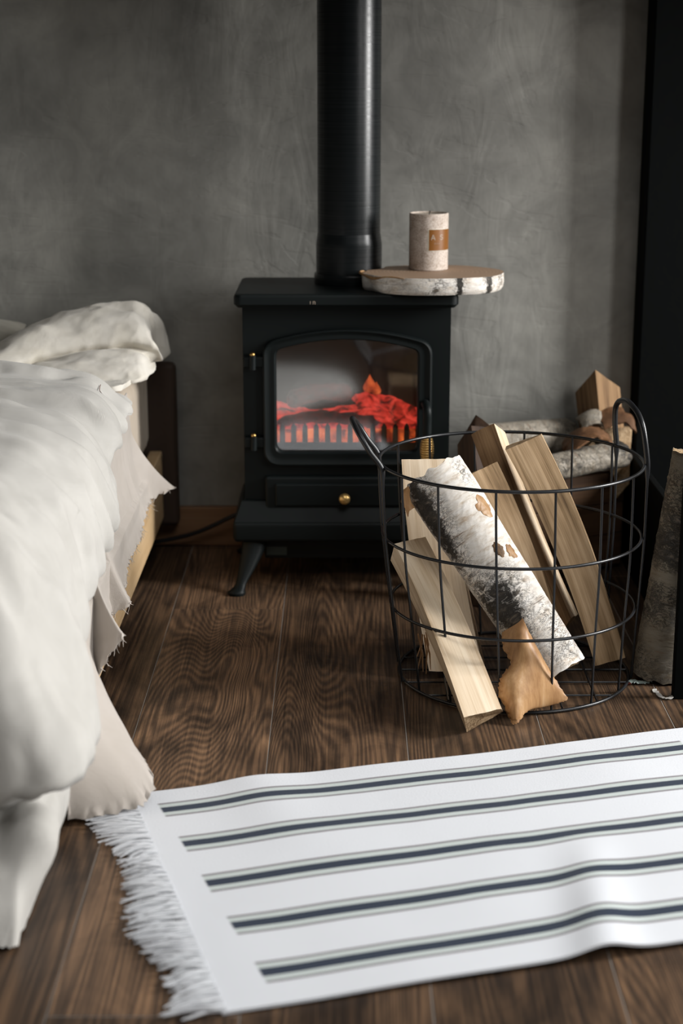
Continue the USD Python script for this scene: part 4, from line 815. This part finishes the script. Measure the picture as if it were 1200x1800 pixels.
C = C + N * ((meshkit.fbm(C * [7, 22, 7], 3, 5) - .5) * .008 * np.clip((w - .3) * 3, 0, 1))[..., None]
C[:, -1] += (R.rand(220, 3) - .5) * .006; C[:, -2] += (R.rand(220, 3) - .5) * .002
C[..., 2] = np.maximum(C[..., 2], .003)
side = (C[..., 2] < .395) & (C[..., 1] > 1.80)
C[..., 0] = np.where(side, np.maximum(C[..., 0], np.where(C[..., 2] < .215, -.3395, -.3625 + .006 * np.clip((.26 - C[..., 2]) / .05, 0, 1))), C[..., 0])
SHEET = C.reshape(-1, 3)
US = thing('under_sheet', 'beige linen sheet with a frayed hem hanging over the bed side to the floor', 'bed sheet', (-.33, 2.3, .01))
put('cloth', shell(C, .0016), 'linen_beige', US, 60)
fz = []
for k in range(0, 150):
    i = int(R.rand() * 190); p = C[i, -1]; d = np.array([R.randn() * .004, R.randn() * .004, -.004 - R.rand() * .006]); fz.append(tube([p - d * .3, p + d * .5, p + d + R.randn(3) * .001], [.0005, .0004, .0002], 4))
put('frayed_threads', fz, 'linen_beige', US, False, kind='stuff')

# white blanket over it, bulging at the corner and falling to the floor
def row(y, A, B, Hp, Cc, D, Fl, inner=None, dy=(0, 0, 0, 0, 0, 0)):
    pts = [(-1.25, inner or y, .432), (-.85, inner or y, .440), (-.62, (inner or y) * .5 + y * .5, .440)]
    return pts + [(p[0], y + d, p[1]) for p, d in zip((A, B, Hp, Cc, D, Fl), dy)]
rows = [row(2.68, (-.46, .428), (-.400, .418), (-.376, .392), (-.384, .380), (-.40, .374), (-.42, .372)),
        row(2.60, (-.45, .430), (-.385, .418), (-.362, .386), (-.372, .374), (-.385, .370), (-.41, .368)),
        row(2.50, (-.44, .430), (-.378, .412), (-.353, .362), (-.362, .348), (-.375, .343), (-.39, .343)),
        row(2.38, (-.43, .428), (-.372, .403), (-.346, .318), (-.354, .300), (-.366, .296), (-.38, .296)),
        row(2.27, (-.43, .428), (-.370, .390), (-.346, .284), (-.353, .266), (-.365, .262), (-.38, .262)),
        row(2.12, (-.43, .427), (-.367, .372), (-.344, .256), (-.352, .236), (-.365, .230), (-.38, .230)),
        row(2.00, (-.43, .425), (-.363, .355), (-.340, .210), (-.350, .188), (-.362, .182), (-.375, .182)),
        row(1.92, (-.425, .424), (-.352, .338), (-.326, .190), (-.345, .165), (-.352, .135), (-.362, .110)),
        row(1.85, (-.42, .422), (-.342, .325), (-.305, .182), (-.334, .140), (-.338, .095), (-.356, .006)),
        row(1.77, (-.42, .420), (-.336, .315), (-.288, .164), (-.330, .126), (-.326, .098), (-.352, .005), 1.80, (0, 0, 0, 0, -.02, 0)),
        row(1.69, (-.44, .418), (-.348, .312), (-.292, .158), (-.340, .120), (-.330, .092), (-.349, .005), 1.79, (.03, .01, 0, .02, -.01, -.01)),
        row(1.64, (-.50, .416), (-.40, .312), (-.335, .160), (-.38, .120), (-.350, .090), (-.349, .005), 1.785, (.08, .04, 0, .05, .01, -.055)),
        row(1.63, (-.60, .414), (-.52, .312), (-.46, .160), (-.46, .120), (-.43, .085), (-.40, .005), 1.78, (.10, .055, .01, .055, .01, -.052)),
        row(1.63, (-.80, .414), (-.80, .312), (-.80, .160), (-.80, .120), (-.80, .085), (-.80, .005), 1.78, (.10, .055, .01, .055, .01, -.04)),
        row(1.63, (-1.2, .414), (-1.2, .312), (-1.2, .160), (-1.2, .120), (-1.2, .085), (-1.2, .005), 1.78, (.10, .055, .01, .055, .01, -.04))]
for r in rows[:4]:
    for k in (4, 5, 6, 7, 8): r[k] = (r[k][0] - .016, r[k][1], r[k][2])
for r in rows[2:8]:                                       # hold the hanging part clear of the sheet below it
    for k, f in ((4, .985), (5, .962), (6, .962), (7, .966), (8, .966)):
        x_, y_, z_ = r[k]; r[k] = (x_ * f, y_ * f, H - (H - z_) * f)
SHEET = SHEET[SHEET[:, 2] < .372]; TREE = cKDTree(SHEET[:, 1:])
C, N = sheet_from_rows(rows, 300, 200)
w = np.linspace(0, 1, 200)[None, :]
q = C * [2.2, 17, 2.2] + (meshkit.fbm(C * 6, 2, 8)[..., None] - .5) * 1.6
ridge = np.abs(meshkit.fbm(q, 2, 6) - .5) * 2
far = np.clip((C[..., 1] - 1.75) / .4, 0, 1)
C = C + N * ((ridge - .25) * -.008 * far + (.006 + .012 * np.exp(-(ridge / .26) ** 2)) * np.clip((2.70 - C[..., 1]) / .08, .3, 1) * far + (meshkit.fbm(C * 11, 3, 4) - .5) * .014 * np.clip(w * 2.5, .3, 1) * (C[..., 2] > .02) + (meshkit.fbm(C * [21, 21, 4], 2, 14) - .5) * .045 * (1 - far) * np.clip(w * 2 - .3, 0, 1) * np.clip(C[..., 2] / .08, 0, 1))[..., None]
C[:, -1] += (R.rand(300, 3) - .5) * .003
hang = (C[..., 0] > -.45) & (C[..., 2] < .382) & (C[..., 1] > 1.86); push = np.zeros(C.shape[:2])
for pt in np.argwhere(hang):
    p = C[tuple(pt)]; near = TREE.query_ball_point(p[1:], .012)
    if near: push[tuple(pt)] = max(0, SHEET[near, 0].max() + .006 - p[0])
C[..., 0] += gaussian_filter(maximum_filter(push, 9), 4)
C[..., 2] = np.maximum(C[..., 2], .003)
BLK = thing('blanket', 'rumpled white linen blanket spread over the bed and spilling to the floor', 'blanket', (-.5, 2.1, .01))
put('cloth', shell(C, .004), 'linen_white', BLK, 60)
th_ = CubicSpline(np.arange(5), [(-.388, 2.60, .42), (-.384, 2.575, .42), (-.374, 2.545, .415), (-.364, 2.525, .405), (-.360, 2.50, .40)], axis=0)(np.linspace(0, 4, 40))
CF = C.reshape(-1, 3); th_ = gaussian_filter(CF[cKDTree(CF).query(th_)[1]], (2, 0)) + np.array([.003, 0, .0035])
put('loose_thread', tube(th_, .0006, 5), 'thread', BLK, 60, label='loose reddish-brown thread')

# cream duvet folded over itself at the head end
prof = [(3.06, .395), (3.05, .430), (3.02, .478), (2.97, .500), (2.92, .492), (2.880, .462), (2.872, .446), (2.885, .434), (2.868, .432), (2.84, .436), (2.80, .425), (2.765, .404), (2.757, .392), (2.770, .383), (2.752, .383), (2.73, .388), (2.705, .384), (2.690, .372), (2.70, .364), (2.74, .362), (2.9, .362), (3.05, .372)]
prof = np.array(prof)
xsec = [(-.331, .30, .03, -.02), (-.334, .72, .01, -.008), (-.345, .96, .0, 0), (-.375, 1.02, -.002, .002), (-.43, 1.0, -.008, .001), (-.49, .96, -.02, -.004), (-.55, .86, -.055, -.012), (-.62, .66, -.10, -.020), (-.72, .5, -.13, -.028), (-.95, .45, -.15, -.03)]
rows = []
for x, k, dy, dz in xsec:
    c = np.array([2.90, .425]); p = c + (prof - c) * [min(1, .4 + .6 * k) if x > -.34 else 1, k] if k < .95 and x > -.37 else np.c_[prof[:, 0], .372 + (prof[:, 1] - .372) * k]
    shx = np.where(np.arange(len(prof)) > 9, -.012, 0) + np.where(np.arange(len(prof)) > 14, -.022, 0)
    rows.append(np.c_[x + shx + .012 * np.sin(np.arange(len(prof)) * 1.3) * (x > -.37), p[:, 0] + dy, p[:, 1] + dz])
C = np.array(rows); C[..., 2] = np.where(C[..., 0] < -.34, np.maximum(C[..., 2], .3995), C[..., 2]); sx = np.array([-r[0] for r in xsec]); C = PchipInterpolator(sx, C, axis=0)(np.r_[np.linspace(sx[0], sx[3], 40), np.linspace(sx[3], sx[-1], 130)[1:]])
qq = np.r_[0, np.cumsum(np.linalg.norm(np.diff(prof, axis=0), axis=1))]; C = PchipInterpolator(qq, C, axis=1)(np.linspace(0, qq[-1], 190))
du, dv = np.gradient(C, axis=0), np.gradient(C, axis=1); N = np.cross(du, dv); N /= np.linalg.norm(N, axis=-1, keepdims=True) + 1e-12
if (N[..., 2] * (C[..., 2] > .45)).sum() < 0: N = -N
q = C * [9, 16, 16]; q[..., 0] += C[..., 1] * 9
C = C + N * ((np.abs(meshkit.fbm(q, 3, 3) - .5) * -2 + .35) * .012 + (meshkit.fbm(C * 38, 3, 7) - .5) * .005)[..., None]
endp = C[:1].mean(1, keepdims=True); capr = np.concatenate([endp * (1 - s) + C[:1] * s for s in (.02, .4, .75)], 0); capr[..., 0] += np.array([.012, .010, .006])[:, None]
g = grid(np.concatenate([capr, C], 0), closed_v=True)
g.fix_normals() if g.is_watertight else None
DV = thing('duvet', 'cream linen duvet folded in thick layers at the head of the bed', 'duvet', (-.5, 2.88, .37))
put('cloth', g, 'linen_cream', DV, 60)
# pillow behind it, with shade put into its cream colour
u, v = np.meshgrid(np.linspace(-1, 1, 40), np.linspace(-1, 1, 40), indexing='ij')
hgt = .055 * ((1 - np.abs(u) ** 2.5) * (1 - np.abs(v) ** 2.5)).clip(0) ** .45
def pil(sg):
    return np.stack([-.86 + u * .27, 3.0 + v * .075 + sg * hgt * .4, .432 + v * .012 + sg * hgt * .6 + .01 * meshkit.fbm(np.stack([u * 2, v * 2, u * 0], -1), 2, 2)], -1)
pg = trimesh.util.concatenate([grid(pil(1)), grid(pil(-1), flip=True)])
put('pillow', pg, 'pillow_cloth_shaded', None, 60, label='cream pillow with shade put into its colour behind the duvet at the left edge', cat='pillow')
# unseen pale mat added on the floor so that the stove glass mirrors it
u, v = np.meshgrid(np.linspace(0, 1, 40), np.linspace(0, 2 * PI, 120, endpoint=False), indexing='ij')
ru_ = 1 + .10 * np.cos(3 * v + 1) + .05 * np.sin(7 * v); xs, ys = -.26 + u * ru_ * .29 * np.cos(v), .98 + u * ru_ * .36 * np.sin(v)
zs = .004 + .034 * (1 - u ** 4) + .012 * meshkit.fbm(np.stack([xs * 45, ys * 45, xs * 0], -1), 3, 3) * (1 - u ** 6)
top = np.stack([xs, ys, zs], -1); sk = grid(top, closed_v=True, flip=False)
if sk.face_normals[:, 2].sum() < 0: sk = tm(sk.vertices, sk.faces[:, ::-1])
put('sheepskin', sk, 'white_paint', None, 60, label='pale mat added on the floor out of view to be mirrored in the stove glass', cat='rug')
